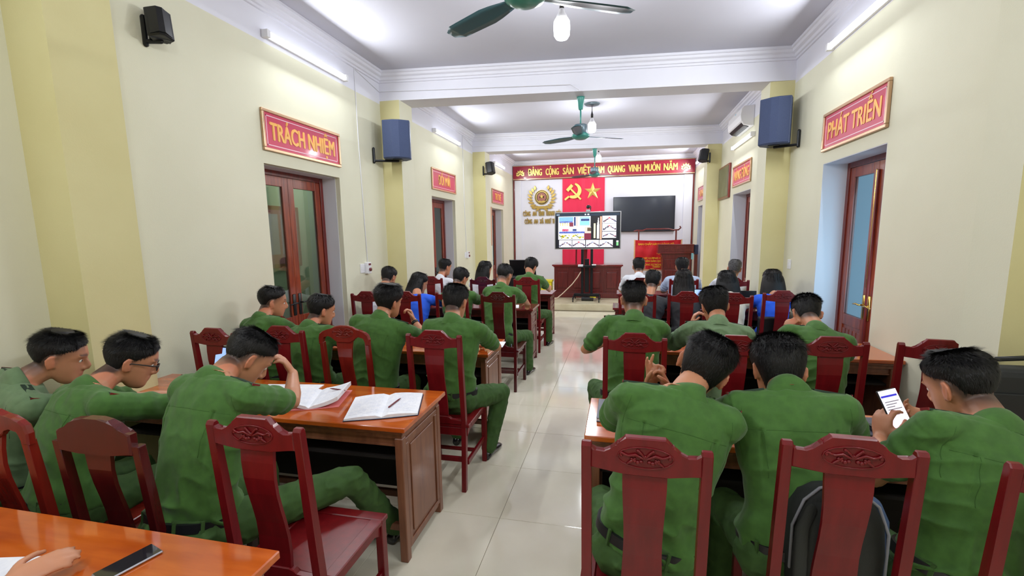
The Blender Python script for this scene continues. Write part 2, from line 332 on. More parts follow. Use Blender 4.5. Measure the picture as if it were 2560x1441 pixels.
# ------------------------------------------------------------------ doors
def door(idx, side, y0, y1, label, blue=False):
    x = (XL - WT + .0) if side < 0 else (XR + WT); xi = x - side * .07      # frame occupies xi..x
    X = lambda a, b: (min(a, b), max(a, b))
    d = thing('door_%d' % idx, label, 'door', (0, 0, 0)); d['kind'] = 'structure'
    fr = MB(); a, b = X(xi, x)
    fr.box(a, b, y0, y0 + .055, 0, DZ, b=.004); fr.box(a, b, y1 - .055, y1, 0, DZ, b=.004); fr.box(a, b, y0 + .055, y1 - .055, DZ - .06, DZ, b=.004)
    fr.obj('frame', M['doorred'], d)
    ym = (y0 + y1) / 2; lx0, lx1 = X(xi + side * .012, xi + side * .052); out = []
    for k, (p, q) in enumerate(((y0 + .057, ym - .002), (ym + .002, y1 - .057))):
        lf = MB(); zt = DZ - .063; st = .085
        lf.box(lx0, lx1, p, p + st, .01, zt, b=.003); lf.box(lx0, lx1, q - st, q, .01, zt, b=.003)
        lf.box(lx0, lx1, p + st, q - st, zt - .1, zt, b=.003); lf.box(lx0, lx1, p + st, q - st, .01, .16, b=.003); lf.box(lx0, lx1, p + st, q - st, .76, .87, b=.003)
        leaf = lf.obj('leaf', M['door'], d)
        MB().box(lx0 + .014, lx1 - .014, p + st, q - st, .87, zt - .1).obj('pane', M['glassblue'] if blue else M['glass'], leaf)
        pn = MB().box(lx0 + .012, lx1 - .012, p + st, q - st, .16, .76); n = 5; w = (q - p - 2 * st) / n
        for j in range(n): pn.box(lx0 + .005, lx1 - .005, p + st + j * w + .004, p + st + (j + 1) * w - .004, .2, .72, b=.004)
        pn.obj('panel', M['door'], leaf)

    hm = M['brass'] if side > 0 else M['black']; hx = (lx1 if side < 0 else lx0); s = -side
    for yy, sg in ((ym - .045, -1), (ym + .045, 1)):
        h = MB(); a, b = X(hx, hx + s * .012); h.box(a, b, yy - .022, yy + .022, .88, 1.12, b=.004)
        h.tube([(hx + s * .005, yy, 1.02), (hx + s * .05, yy, 1.02)], .009, 8); h.tube([(hx + s * .05, yy, 1.02), (hx + s * .052, yy + sg * .05, 1.025), (hx + s * .048, yy + sg * .11, 1.015)], [.009, .010, .007], 8)
        h.obj('handle', hm, d, smooth=True)
    if side > 0:
        MB().tube([(hx + s * .012, ym + .005, 1.2), (hx + s * .012, ym + .005, 2.30)], .009, 8).obj('bolt_rod', M['brass'], d, smooth=True)
        MB().box(*X(hx, hx + s * .02), ym - .03, ym - .004, .2, 2.3, b=.003).obj('meeting_strip', M['doorred'], d)
    return d
nmL = ('nearest', 'second', 'farthest')
for i, (a, b) in enumerate(LD): door(i + 1, -1, a, b, '%s reddish glazed double door in the left wall' % nmL[i])
for i, (a, b) in enumerate(RD): door(i + 4, 1, a, b, '%s glazed wooden door in the right wall' % nmL[i], blue=True)

dl = lamp('daylight_fill', (XR + .62, 4.75, 1.55), 34, .7, (math.radians(90), 0, math.radians(-60 + 90)), sy=1.5, color=(.45, .78, 1.0))  # added lamp outside the door, stands in for sky light on the jamb
dl.rotation_euler = Vector((-.42, .80, 0)).to_track_quat('-Z', 'Z').to_euler()
# ------------------------------------------------------------------ slogan signs over the doors
def sign(side, y0, y1, z0, z1, txt, label, tw):
    x = XL if side < 0 else XR; s = -side; d = thing('slogan_sign', label, 'sign', (x, (y0 + y1) / 2, (z0 + z1) / 2), group='red slogan signs over the doors')
    w, h = (y1 - y0) / 2, (z1 - z0) / 2; X = lambda a, b: (min(a, b), max(a, b))
    fr = MB(); t = .03
    for (a, b, c, e) in ((-w, w, h - t, h), (-w, w, -h, -h + t), (-w, -w + t, -h + t, h - t), (w - t, w, -h + t, h - t)): fr.box(*X(s * .002, s * .028), a, b, c, e, b=.005)
    fr.obj('frame', M['champagne'], d)
    MB().box(*X(s * .002, s * .014), -w + t, w - t, -h + t, h - t).obj('panel', M['signred'], d)
    ln = MB(); q = t + .025; tt = .008
    for (a, b, c, e) in ((-w + q, w - q, h - q - tt, h - q), (-w + q, w - q, -h + q, -h + q + tt), (-w + q, -w + q + tt, -h + q, h - q), (w - q - tt, w - q, -h + q, h - q)): ln.box(*X(s * .014, s * .0155), a, b, c, e)
    ln.obj('border_line', M['signwhite'], d)
    place_text('lettering', txt, .235, M['goldp'], d, (s * .0155, 0, -.01), ((0, side * -1.0, 0), (0, 0, 1)), extr=.001, width=tw, fat=.0075)
for i, (t, tw) in enumerate((('TRÁCH NHIỆM', 1.0), ('ĐỔI MỚI', .58), ('TRÍ TUỆ', .62))):
    sign(-1, LD[i][0] - .0, LD[i][1] + .02, 2.565, 2.95, t, 'red sign reading %s over the %s left door' % (t, nmL[i]), tw)
for i, (t, tw) in enumerate((('PHÁT TRIỂN', .98), ('NĂNG ĐỘNG', .98), ('HỘI NHẬP', .7))):
    sign(1, RD[i][0] - .0, RD[i][1] + .02, 2.565, 2.95, t, 'red sign reading %s over the %s right door' % (t, nmL[i]), tw)

# ------------------------------------------------------------------ tube lamps, bulbs, fans
def tube_lamp(side, y0, y1, z, label, light=True):
    x = XL if side < 0 else XR; s = -side; d = thing('tube_lamp', label, 'lamp', (x, (y0 + y1) / 2, z), group='wall tube lamps'); L = (y1 - y0) / 2; X = lambda a, b: (min(a, b), max(a, b))
    MB().box(*X(0, s * .03), -L, L, -.03, .03, b=.004).obj('housing', M['wplastic'], d)
    MB().tube([(s * .042, -L + .04, 0), (s * .042, L - .04, 0)], .03, 12).obj('tube', M['tube'], d, smooth=True)
    for a_, b_ in ((-L - .015, -L + .03), (L - .03, L + .015)): MB().box(*X(s * .0, s * .07), a_, b_, -.036, .036, b=.006).obj('end_cap', M['wplastic'], d)
    if light: lamp('tube_light', (x + s * .12, (y0 + y1) / 2, z), TUBE_W, .05, (0, math.radians(-62 * s), 0), sy=(y1 - y0) * .92)
for i, (a, b, z) in enumerate(((3.90, 5.17, 3.63), (7.86, 9.17, 3.60), (11.83, 12.9, 3.62))): tube_lamp(-1, a, b, z, 'lit tube lamp high on the left wall, %s bay' % ('nearest', 'middle', 'farthest')[i])
for i, (a, b, z) in enumerate(((4.25, 5.49, 3.60), (8.18, 9.51, 3.30), (12.36, 13.7, 3.64))): tube_lamp(1, a, b, z, 'lit tube lamp high on the right wall, %s bay' % ('nearest', 'middle', 'farthest')[i])
tube_lamp(-1, -.6, .65, 3.6, 'unseen tube lamp added on the left wall behind the camera'); tube_lamp(1, -.2, 1.05, 3.6, 'unseen tube lamp added on the right wall behind the camera')  # unseen tubes carried on into the rear bay, added for ambient light
def bulb_lamp(x, y, zb, label):
    d = thing('bulb_lamp', label, 'lamp', (x, y, zb), group='hanging bulbs along the aisle')
    MB().lathe([(.01, 0), (.05, .004), (.068, .03), (.072, .08), (.07, .14), (.055, .165), (.05, .17)], n=24).obj('bulb', M['bulb'], d, smooth=True)
    MB().lathe([(.052, .168), (.045, .19), (.03, .215), (.022, .24), (.02, .245)], n=20).obj('bulb_neck', M['wplastic'], d, smooth=True)
    MB().lathe([(.02, .24), (.022, .3), (.012, .33), (.006, .36), (.004, CEIL - zb)], n=12).obj('socket', M['black'], d, smooth=True)
    lamp('bulb_light', (x, y, zb + .06), BULB_W, .075, kind='POINT')
bulb_lamp(-.52, 4.2, 3.43, 'glowing bulb nearest the camera'); bulb_lamp(-.5, 8.3, 3.49, 'glowing bulb just behind the middle ceiling fan'); bulb_lamp(-.57, 12.4, 3.6, 'glowing bulb in front of the banner')
bulb_lamp(-.52, .2, 3.43, 'unseen glowing bulb added behind the camera')  # unseen bulb, added as fill from the rear bay
# the bulbs hide their own point light from inside, so let the lights sit just below them
for o in COL.objects:
    if o.type == 'LIGHT' and o.name.startswith('bulb_light'): o.location.z -= .14
rose = thing('ceiling_rose', 'round grey ceiling plate above the middle bulb', 'ceiling plate', (-.5, 8.3, CEIL)); MB().lathe([(.12, -.02), (.135, -.004), (.135, 0)], n=28).obj('plate', M['greym'], rose, smooth=True)
MB().cyl((0, 0, -.03), .03, .012, 12).obj('centre_cap', M['greym'], rose)
def fan(x, y, zh, ztop, rot, R, label):
    d = thing('ceiling_fan', label, 'fan', (x, y, zh), group='teal ceiling fans')
    MB().lathe([(.02, ztop - zh - .17), (.03, ztop - zh - .16), (.05, ztop - zh - .02), (.055, ztop - zh)], n=20).obj('canopy', M['teal'], d, smooth=True)
    MB().cyl((0, 0, .1), .011, ztop - zh - .2, 12).obj('rod', M['teal'], d, smooth=True)
    MB().lathe([(.03, .17), (.085, .165), (.09, .15), (.09, .06), (.085, .05)], n=24).obj('motor', M['greym'], d, smooth=True)
    MB().lathe([(.02, -.035), (.07, -.028), (.115, -.005), (.13, .02), (.10, .045), (.085, .055)], n=28).obj('hub', M['teal'], d, smooth=True)
    for k in range(3):
        b = MB(); n = 9; rings = []
        for i in range(n):
            t = i / (n - 1); r = .1 + (R - .1) * t; w = (.035 + .04 * min(1, t * 3)) * (1 if t < .85 else 1 - .55 * ((t - .85) / .15) ** 2)
            tw = math.radians(14 - 6 * t); c, s_ = math.cos(tw), math.sin(tw)
            rings.append([Vector((r, a * w * c - e * s_, .01 + a * w * s_ * .9 + e * c)) for a, e in ((-1, -.002), (-.5, .004), (0, .007), (.5, .005), (1, 0), (.5, -.001), (0, .001), (-.5, -.001))])
        b.loft(rings); b.xf(Matrix.Rotation(rot + k * 2 * PI / 3, 4, 'Z')); b.obj('blade', M['tealdark'], d, smooth=True)
fan(-.56, 2.78, 3.10, BEAMZ, math.radians(28), .70, 'teal ceiling fan nearest the camera, blades cut by the top edge')
fan(-.55, 6.55, 3.07, BEAMZ, math.radians(30), .66, 'teal ceiling fan hanging under the nearer beam')
fan(-.565, 10.5, 3.03, BEAMZ, math.radians(30), .62, 'teal ceiling fan in front of the banner')
# surface wiring
def wire(name, pts, r, m, label, cat='cable'):
    o = MB().tube(pts, r, 6).obj(name, m, smooth=True, label=label, category=cat); return o
wire('wall_conduit', [(XL + .006, 5.42, 3.83), (XL + .006, 5.42, 3.0), (XL + .006, 5.47, 1.40)], .006, M['whitec'], 'thin white conduit running down the left wall to the near switches')
wire('wall_conduit', [(XL + .006, 5.42, 3.83), (XL + .006, 6.02, 3.72), (XL + .03, 6.015, 3.72), (-.66, 6.235, 3.68), (-.55, 6.26, 3.61)], .004, M['whitec'], 'thin white wire along the nearer beam to the middle fan')
wire('wall_conduit', [(XL + .006, 9.45, 3.83), (XL + .006, 9.45, 2.6), (XL + .006, 9.5, 1.38)], .006, M['whitec'], 'thin white conduit down the left wall beyond the second door')
wire('wall_conduit', [(XL + .006, 9.45, 3.83), (XL + .006, 10.12, 3.72), (XL + .03, 10.12, 3.72), (-.6, 10.36, 3.68)], .004, M['whitec'], 'thin white wire along the farther beam')
def switches(side, y, z, label, sock=False):
    x = XL if side < 0 else XR; s = -side; X = lambda a, b: (min(a, b), max(a, b)); d = thing('wall_switch', label, 'switch', (x, y, z))
    MB().box(*X(0, s * .01), -.11, -.005, -.06, .06, b=.003).obj('switch_plate', M['wplastic'], d)
    MB().box(*X(s * .01, s * .014), -.09, -.07, -.02, .02).box(*X(s * .01, s * .014), -.045, -.025, -.02, .02).obj('rocker', M['wplastic'], d)
    if sock:
        MB().box(*X(0, s * .05), .0, .09, -.075, .075, b=.006).obj('breaker_box', M['wplastic'], d)
        MB().box(*X(s * .05, s * .055), .02, .07, .035, .06).obj('breaker_lever', M['pen'], d); MB().cyl((s * .05, .045, -.02), .022, s * .02, 14, 'x').obj('dial', M['pen'], d, smooth=True)
switches(-1, 5.4, 1.33, 'white switches with red breaker box on the left wall beside the nearest door', True)
switches(-1, 9.5, 1.31, 'white switches with breaker box on the left wall beside the second door', True)
switches(1, 6.35, 1.33, 'white socket on the right wall beside the near pilaster')

# ------------------------------------------------------------------ loudspeakers and air conditioner
def speaker(x, y, z, rz, side, w, h, dp, label, tilt=0.0, cable=False):
    d = thing('loudspeaker', label, 'speaker', (x, y, z), rz)
    P = [(-w / 2, -.05), (-w * .12, 0), (w * .12, 0), (w / 2, -.05), (w / 2, -dp * .55), (w * .28, -dp), (-w * .28, -dp), (-w / 2, -dp * .55)]
    mb = MB().prism(P, 'z', -h / 2, h / 2, bev=.008)
    if tilt: mb.xf(Matrix.Rotation(tilt, 4, 'X'))
    mb.obj('cabinet', M['speaker'], d)
    g = MB().prism([(-w / 2 + .012, -.046), (-w * .12, .003), (w * .12, .003), (w / 2 - .012, -.046), (w / 2 - .012, -.036), (w * .12, .012), (-w * .12, .012), (-w / 2 + .012, -.036)], 'z', -h / 2 + .015, h / 2 - .015)
    if tilt: g.xf(Matrix.Rotation(tilt, 4, 'X'))
    g.obj('grille', M['grille'], d)
    return d
def speaker2(x, y, z, front, w, h, dp, label, wallx, tilt=0.0):
    """cabinet whose grille faces angle `front` (radians from +Y, clockwise), held off the wall by a bracket"""
    d = speaker(x, y, z, -front, 0, w, h, dp, label, tilt)
    br = MB(); R = Matrix.Rotation(front, 4, 'Z'); wv = R @ Vector((wallx - x, 0, 0))
    a = Vector((0, -dp * .5, -h / 2 - .02)); bpt = wv + Vector((0, 0, -h / 2 - .02)); bpt = R @ Vector((wallx - x, .0, -h / 2 - .02))
    br.tube([a, bpt], .016, 8); br.tube([bpt + Vector((0, 0, .16)), bpt + Vector((0, 0, -.02))], .018, 8); br.box(-.06, .06, -dp * .8, -dp * .2, -h / 2 - .012, -h / 2 - .002)
    br.obj('bracket', M['dark'], d, smooth=False)
    return d
speaker2(-2.93, 5.76, 3.03, PI - .35, .36, .50, .28, 'large blue grey loudspeaker on the left pilaster', XL + .02)
speaker2(1.80, 6.22, 3.07, PI + .42, .34, .55, .28, 'large blue grey loudspeaker on the right pilaster', XR - .02)
speaker2(-3.13, 2.76, 3.25, PI / 2 + .55, .15, .21, .11, 'small dark loudspeaker high on the left wall near the camera', XL + .01, .25)
speaker2(-2.82, 10.05, 3.25, PI - .7, .20, .26, .16, 'small dark loudspeaker on the left pilaster nearest the banner', XLi - .02, .3)
speaker2(1.68, 10.5, 3.38, PI + .7, .20, .26, .16, 'small dark loudspeaker on the right pilaster nearest the banner', XRi + .02, .3)
for o in COL.objects:
    if o.type == 'EMPTY' and o.get('category') == 'speaker' and 'small dark' in o['label']:
        for c in o.children:
            if c.name.startswith(('cabinet', 'grille')): c.data.materials.clear(); c.data.materials.append(M['black'])
ac = thing('air_conditioner', 'white split air conditioner high on the right wall above the framed picture', 'air conditioner', (XR, 8.72, 3.62))
pr = [(0, -.17), (-.06, -.17), (-.15, -.15), (-.20, -.09), (-.215, 0), (-.2, .1), (-.16, .145), (0, .15)]
mb = MB(); mb.prism(pr, 'y', -.45, .45, bev=.008); mb.v = [(v[0], v[1], v[2]) for v in mb.v]; mb.obj('body', M['wplastic'], ac)
MB().prism([(-.07, -.178), (-.15, -.158), (-.19, -.12), (-.185, -.11), (-.14, -.146), (-.07, -.166)], 'y', -.40, .40).obj('air_flap', M['black'], ac)
MB().box(-.202, -.198, -.1, -.02, -.02, .1).obj('sticker', M['cyan'], ac)

# ------------------------------------------------------------------ end wall: frame, banner, flag panel, emblem
fr = MB(); fy = YF
fr.box(XL + .015, XL + .06, fy - .05, fy, .15, 3.44, b=.004); fr.box(XR - .06, XR - .015, fy - .05, fy, .15, 3.44, b=.004); fr.box(XL + .06, XR - .06, fy - .05, fy, 3.40, 3.44, b=.004)
struct('trim_5', fr, M['doorred'], 'dark red frame strip around the white end wall')
struct('trim_6', MB().box(XL + .06, XL + .27, fy - .03, fy, .15, 3.40, b=.004).box(XR - .30, XR - .06, fy - .03, fy, .15, 3.40, b=.004), M['white'], 'raised white panel strips at both sides of the end wall')
bn = thing('slogan_banner', 'long dark red banner with raised gold slogan across the end wall', 'banner', (0, fy, 3.63))
MB().box(XL + .02, XR - .02, -.07, -.02, -.185, .185, b=.006).obj('panel', M['bannerred'], bn)
MB().box(XL + .02, XR - .02, -.085, -.0, -.215, -.186, b=.004).box(XL + .02, XR - .02, -.085, 0, .186, .205, b=.004).obj('frame', M['champagne'], bn)
words = ['ĐẢNG', 'CỘNG', 'SẢN', 'VIỆT', 'NAM', 'QUANG', 'VINH', 'MUÔN', 'NĂM']
cx = [-2.56, -2.03, -1.54, -1.07, -.63, -.12, .41, .90, 1.41]; ww = [.44, .41, .34, .40, .32, .50, .36, .45, .39]
for w_, x_, q in zip(words, cx, ww): place_text('gold_word', w_, .28, M['gold'], bn, (x_, -.082, -.02), ((1, 0, 0), (0, 0, 1)), extr=.01, width=q - .016, fat=.009)
def lotus(par, x):
    for a, r in ((0, .17), (.5, .165), (-.5, .165), (1.0, .15), (-1.0, .15), (1.45, .12), (-1.45, .12)):
        p = MB(); d = Vector((math.sin(a), 0, math.cos(a))); e = Vector((math.cos(a), 0, -math.sin(a)))
        pts = [(0, 0.02), (.034, .07), (.028, .12), (0, r + .01), (-.028, .12), (-.034, .07)]
        o = Vector((x, 0, -.085)); q = [(o + e * u + d * v) for u, v in pts]
        p.prism([(v.x, v.z) for v in q], 'y', -.088, -.07, bev=.003); p.obj('petal', M['gold'], par)
lotus(bn, -3.03); lotus(bn, 1.83)
wf = thing('wall_flag_panel', 'tall bright red cloth panel hanging on the white end wall behind the screen', 'flag', (-1.09, fy, 0)); mb = MB(); n = 24
front = [(-.635 + 1.27 * i / n, -.03 - .010 * math.sin(i * 1.3) * (1 if 0 < i < n else 0)) for i in range(n + 1)]
mb.prism(front + [(.635, -.004), (-.635, -.004)], 'z', .3, 3.41); mb.obj('cloth', M['flagpink'], wf)
def solid(par, name, pts, m, y0=-.06, y1=-.04, bev=.006):
    return MB().prism(pts, 'y', y0, y1, bev=bev).obj(name, m, par)
star = thing('gold_star', 'faceted gold star on the red cloth panel', 'star', (-.81, fy, 3.0)); mb = MB(); R_ = .26
pts = [(R_ * (1 if i % 2 == 0 else .39) * math.sin(i * PI / 5), R_ * (1 if i % 2 == 0 else .39) * math.cos(i * PI / 5)) for i in range(10)]
vs = [(x, -.04, z) for x, z in pts] + [(0, -.10, 0), (0, -.035, 0)]; fs = []
for i in range(10): fs += [(i, (i + 1) % 10, 10), ((i + 1) % 10, i, 11)]
mb.add(vs, fs).obj('star_body', M['gold'], star)
hs = thing('hammer_and_sickle', 'gold hammer and sickle emblem on the red cloth panel', 'emblem', (-1.38, fy, 3.0))
blade = arc(.0, .03, .235, math.radians(-128), math.radians(78), 18) + arc(-.035, .055, .172, math.radians(70), math.radians(-112), 14)
solid(hs, 'sickle', blade, M['gold'], -.075, -.04)
def bar(x0, z0, x1, z1, w): 
    d = Vector((x1 - x0, z1 - z0)).normalized(); e = Vector((-d.y, d.x)) * w / 2; a, b = Vector((x0, z0)), Vector((x1, z1)); return [tuple(a + e), tuple(b + e), tuple(b - e), tuple(a - e)]
solid(hs, 'sickle_grip', bar(-.14, -.13, -.27, -.235, .06), M['gold'], -.08, -.04)
solid(hs, 'hammer_handle', bar(-.10, .10, .22, -.235, .055), M['gold'], -.085, -.045); solid(hs, 'hammer_head', bar(-.20, .035, -.04, .205, .10), M['gold'], -.09, -.04)
em = thing('police_emblem', 'round wreathed gold emblem on the white end wall', 'emblem', (-2.37, fy, 2.87))
MB().cyl((0, -.03, 0), .225, .02, 32, 'y').obj('backing_ring', M['goldmetal'], em, smooth=False)
def ring(r, t, y0, y1):
    m_ = MB(); n = 32
    m_.loft([[Vector(((r + a) * math.sin(2 * PI * j / n), y, (r + a) * math.cos(2 * PI * j / n))) for a, y in ((-t, y0), (t, y0), (t, y1), (-t, y1))] for j in range(n + 1)], caps=False); return m_
ring(.2, .008, -.045, -.03).obj('outer_ring', M['black'], em); ring(.15, .008, -.05, -.03).obj('inner_ring', M['black'], em)
MB().cyl((0, -.042, 0), .142, .012, 32, 'y').obj('shield', M['shield'], em)
MB().prism([(x * .3, z * .3 + .02) for x, z in pts], 'y', -.055, -.04).obj('small_star', M['goldmetal'], em)
MB().prism([(-.1, -.17), (.1, -.17), (.13, -.12), (.05, -.1), (0, -.13), (-.05, -.1), (-.13, -.12)], 'y', -.065, -.04, bev=.004).obj('gear', M['goldmetal'], em)
for sg in (-1, 1):
    for k in range(11):
        a = math.radians(205 - k * 16) if sg > 0 else math.radians(155 + k * 16); r = .285
        c = Vector((sg * abs(math.sin(a)) * r, 0, math.cos(a) * r)) if True else None
        ang = math.atan2(c.x, c.z); dd = ang + sg * (-.9); L = .20; d = Vector((math.sin(dd + sg * .2), 0, math.cos(dd + sg * .2))) * L; e = Vector((d.z, 0, -d.x)).normalized() * .045
        if k > 8: d *= .8
        q = [c, c + d * .5 + e, c + d, c + d * .5 - e]
        MB().prism([(v.x, v.z) for v in q], 'y', -.04 - .002 * k, -.02, bev=.003).obj('wreath_leaf', M['goldmetal'], em)
MB().prism([(-.3, -.27), (.3, -.27), (.33, -.33), (.22, -.31), (.12, -.35), (-.12, -.35), (-.22, -.31), (-.33, -.33)], 'y', -.05, -.02, bev=.004).obj('ribbon', M['goldmetal'], em)
tx = thing('wall_lettering', 'two lines of gold letters under the round emblem', 'lettering', (0, fy, 0))
for w_, x_, z_, q in (('CÔNG', -2.85, 2.37, .24), ('AN', -2.60, 2.37, .13), ('TỈNH', -2.39, 2.37, .19), ('THANH', -2.11, 2.37, .28), ('HÓA', -1.84, 2.37, .17),
                      ('CÔNG', -2.80, 2.13, .24), ('AN', -2.56, 2.13, .13), ('XÃ', -2.38, 2.13, .13), ('NHƯ', -2.18, 2.13, .19), ('THANH', -1.91, 2.13, .27)):
    place_text('gold_word', w_, .2, M['goldmetal'], tx, (x_, -.02, z_), ((1, 0, 0), (0, 0, 1)), extr=.012, width=q - .008, fat=.005)
tv = thing('wall_television', 'large dark switched-off television on the white end wall', 'television', (.69, fy, 2.29))
MB().box(-.885, .885, -.075, -.02, -.515, .515, b=.008).obj('housing', M['black'], tv); MB().box(-.87, .87, -.079, -.074, -.49, .50).obj('screen', M['screenblack'], tv)

# ------------------------------------------------------------------ video screen on its rolling stand
st = thing('screen_stand', 'black rolling screen stand with shelf in front of the head table', 'stand', (-.74, 10.82, .15))
for dx in (-.11, .11): MB().box(dx - .03, dx + .03, -.02, .02, .1, 1.75, b=.005).obj('post', M['dark'], st)
MB().box(-.30, .30, -.05, .05, .1, .17, b=.01).obj('base_bar', M['dark'], st)
for sx in (-1, 1):
    MB().tube([(sx * .30, -.32, .09), (sx * .30, 0, .13), (sx * .30, .3, .09)], .022, 8).tube([(sx * .28, 0, .13), (sx * .02, 0, .15)], .02, 8).obj('foot', M['dark'], st, smooth=True)
    for yy in (-.32, .3):
        MB().cyl((sx * .30 - .012, yy, .038), .036, .024, 16, 'x').obj('caster', M['black'], st); 
MB().box(-.05, .05, -.04, .0, .2, 1.0, b=.01).obj('mast', M['dark'], st)
MB().box(-.2, .2, -.22, .04, .80, .82, b=.004).obj('shelf', M['dark'], st)
MB().cyl((-.12, -.06, .05), .05, .28, 14, 'x').obj('cable_drum', M['black'], st, smooth=False); MB().box(.08, .22, -.09, -.06, .08, .1).obj('label_strip', M['yellowp'], st)
dv = thing('conference_device', 'white and black device on the shelf of the screen stand', 'device', (-.84, 10.72, .97)); MB().box(-.1, .02, -.06, .04, 0, .05, b=.01).obj('body', M['wplastic'], dv); MB().box(.03, .2, -.08, .03, 0, .035, b=.008).obj('dock', M['black'], dv)
for k in range(2): MB().box(.22 + k * .0, .32, -.05, .02, 0.0 + k * .03, .028 + k * .03, b=.006).obj('remote', M['wplastic' if k else 'black'], dv)
sc = thing('conference_screen', 'lit screen with a grid of video call pictures on the rolling stand', 'screen', (-.735, 10.80, 1.81))
MB().box(-.77, .77, -.03, .03, -.435, .435, b=.008).obj('bezel', M['silver'], sc)
MB().box(-.75, .75, -.034, -.02, -.415, .415, b=.002).obj('inner_bezel', M['black'], sc)
MB().box(-.12, .12, -.036, -.03, -.43, -.422).obj('logo_strip', M['silver'], sc)
def paint_screen():
    NX, NY = 240, 132; im = np.zeros((NY, NX, 3)); rng = np.random.RandomState(4)
    def R(x0, y0, x1, y1, c, nz=0.0):
        a, b, c0, d = int(x0 * NX), int(x1 * NX), int(y0 * NY), int(y1 * NY)
        if b > a and d > c0: im[c0:d, a:b] = np.array(c) / 255.0 + (rng.rand(d - c0, b - a, 1) - .5) * nz
    im[:] = np.array((18, 20, 30)) / 255; R(0, 0, 1, .08, (30, 44, 62)); R(.01, .02, .06, .06, (120, 140, 160)); R(.46, .02, .48, .06, (220, 230, 240)); R(.5, .02, .53, .06, (220, 230, 240))
    R(.04, .09, .55, .76, (235, 240, 252)); R(.05, .10, .28, .24, (120, 170, 235), .1); R(.05, .22, .27, .30, (90, 110, 180), .5)
    for k in range(12): R(.05 + k * .018, .27, .063 + k * .018, .36, (200, 190, 110) if k % 2 else (225, 225, 215), .2)
    R(.22, .26, .28, .38, (120, 50, 70)); R(.29, .1, .32, .36, (50, 60, 110)); R(.33, .1, .345, .38, (240, 150, 130)); R(.36, .1, .38, .4, (230, 235, 250)); R(.38, .1, .54, .36, (150, 190, 235), .1)
    R(.40, .16, .53, .22, (40, 60, 110), .3); R(.39, .24, .53, .33, (130, 200, 225)); R(.05, .42, .28, .54, (215, 220, 240), .1); R(.10, .45, .2, .52, (190, 70, 100), .6); R(.05, .53, .5, .58, (70, 90, 170), .4)
    R(.30, .42, .54, .52, (225, 228, 245), .1); R(.27, .45, .33, .52, (60, 70, 120), .4)
    for k in range(40): x = .05 + rng.rand() * .38; y = .60 + rng.rand() * .11; R(x, y, x + .022, y + .03, (225, 190, 50) if k % 2 else (90, 110, 40), .2)
    R(.46, .4, .58, .62, (200, 190, 180)); R(.50, .42, .56, .52, (90, 75, 60)); R(.45, .58, .58, .76, (115, 40, 60)); R(.56, .08, .72, .76, (28, 26, 34)); R(.60, .3, .63, .72, (225, 215, 180)); 
    for k in range(20): R(.65 + .02 * max(0, 1 - k / 8) , .14 + k * .03, .69 - .01 * max(0, 1 - k / 8), .17 + k * .03, (246, 246, 246))
    R(.70, .10, .725, .76, (240, 165, 140))
    def room(x0, y0, x1, y1, red, k):
        R(x0, y0, x1, y1, (224, 222, 234), .12); w, h = x1 - x0, y1 - y0; rr = np.random.RandomState(k); cxx = x0 + w * .5
        R(x0 + w * .05, y0 + h * .08, x0 + w * .95, y0 + h * .2, (214, 214, 228), .08)
        for i in range(46):                                   # two rows of seats running to the centre
            t = i / 45; sgn = -1 if i % 2 else 1; xx = cxx + sgn * w * (.06 + .40 * t); yy = y0 + h * (.32 + .40 * t + .16 * (rr.rand() - .5)); xx += w * .05 * (rr.rand() - .5)
            q = rr.rand(); c = (58, 54, 68) if q < .55 else ((136, 70, 82) if q < .7 else (112, 116, 140)); R(xx, yy, xx + w * .055, yy + h * (.07 + .08 * t), c)
        R(cxx - w * .06, y0 + h * .22, cxx + w * .06, y0 + h * .34, (196, 40, 60) if red else (150, 160, 190))
        R(cxx - w * .05, y0 + h * .5, cxx + w * .05, y0 + h * .88, (226, 190, 186))
    room(.735, .09, .95, .30, True, 1); room(.735, .31, .95, .53, True, 2); room(.735, .54, .95, .72, False, 3)
    for k in range(4): room(.05 + k * .215, .78, .255 + k * .215, .985, k == 1, 5 + k)
    R(.955, .84, .99, .94, (120, 190, 130)); R(.955, .80, .99, .84, (225, 225, 225))
    return np.clip(im, 0, 1)
im = paint_screen(); NY, NX = im.shape[:2]; xs = np.linspace(-.735, .735, NX + 1); zs = np.linspace(.40, -.40, NY + 1)
vv = [(x, -.0365, z) for z in zs for x in xs]; ff = [(j * (NX + 1) + i, (j + 1) * (NX + 1) + i, (j + 1) * (NX + 1) + i + 1, j * (NX + 1) + i + 1) for j in range(NY) for i in range(NX)]
me = bpy.data.meshes.new('picture'); me.from_pydata(vv, [], ff); ca = me.color_attributes.new('tint', 'FLOAT_COLOR', 'CORNER')
lin = np.where(im <= .04045, im / 12.92, ((im + .055) / 1.055) ** 2.4).reshape(-1, 3); arr = np.ones((NX * NY, 4, 4), np.float32); arr[:, :, :3] = lin[:, None, :]; ca.data.foreach_set('color', arr.ravel())
me.materials.append(mat('screen_picture', (10, 10, 10), .3, attr='tint', emit=(255, 255, 255), estr=.62)); link('picture', me, sc)
wc = thing('web_camera', 'small black camera on top of the lit screen', 'camera', (-.72, 10.8, 2.245)); MB().box(-.05, .05, -.03, .03, 0, .05, b=.01).obj('base', M['silver'], wc); MB().ball((-.0, -.02, .11), .045).obj('head', M['black'], wc, smooth=True); MB().tube([(.05, 0, .03), (.06, 0, .11), (.03, 0, .14)], .012, 8).obj('arm', M['black'], wc, smooth=True)
wire('power_cable', [(-.88, 10.72, .84), (-.95, 10.7, .72), (-1.08, 10.68, .55), (-1.3, 10.66, .33), (-1.42, 10.6, .23), (-1.7, 10.5, .18), (-2.0, 10.45, .165)], .012, M['cable'], 'cream power cable trailing from the screen stand to the left')

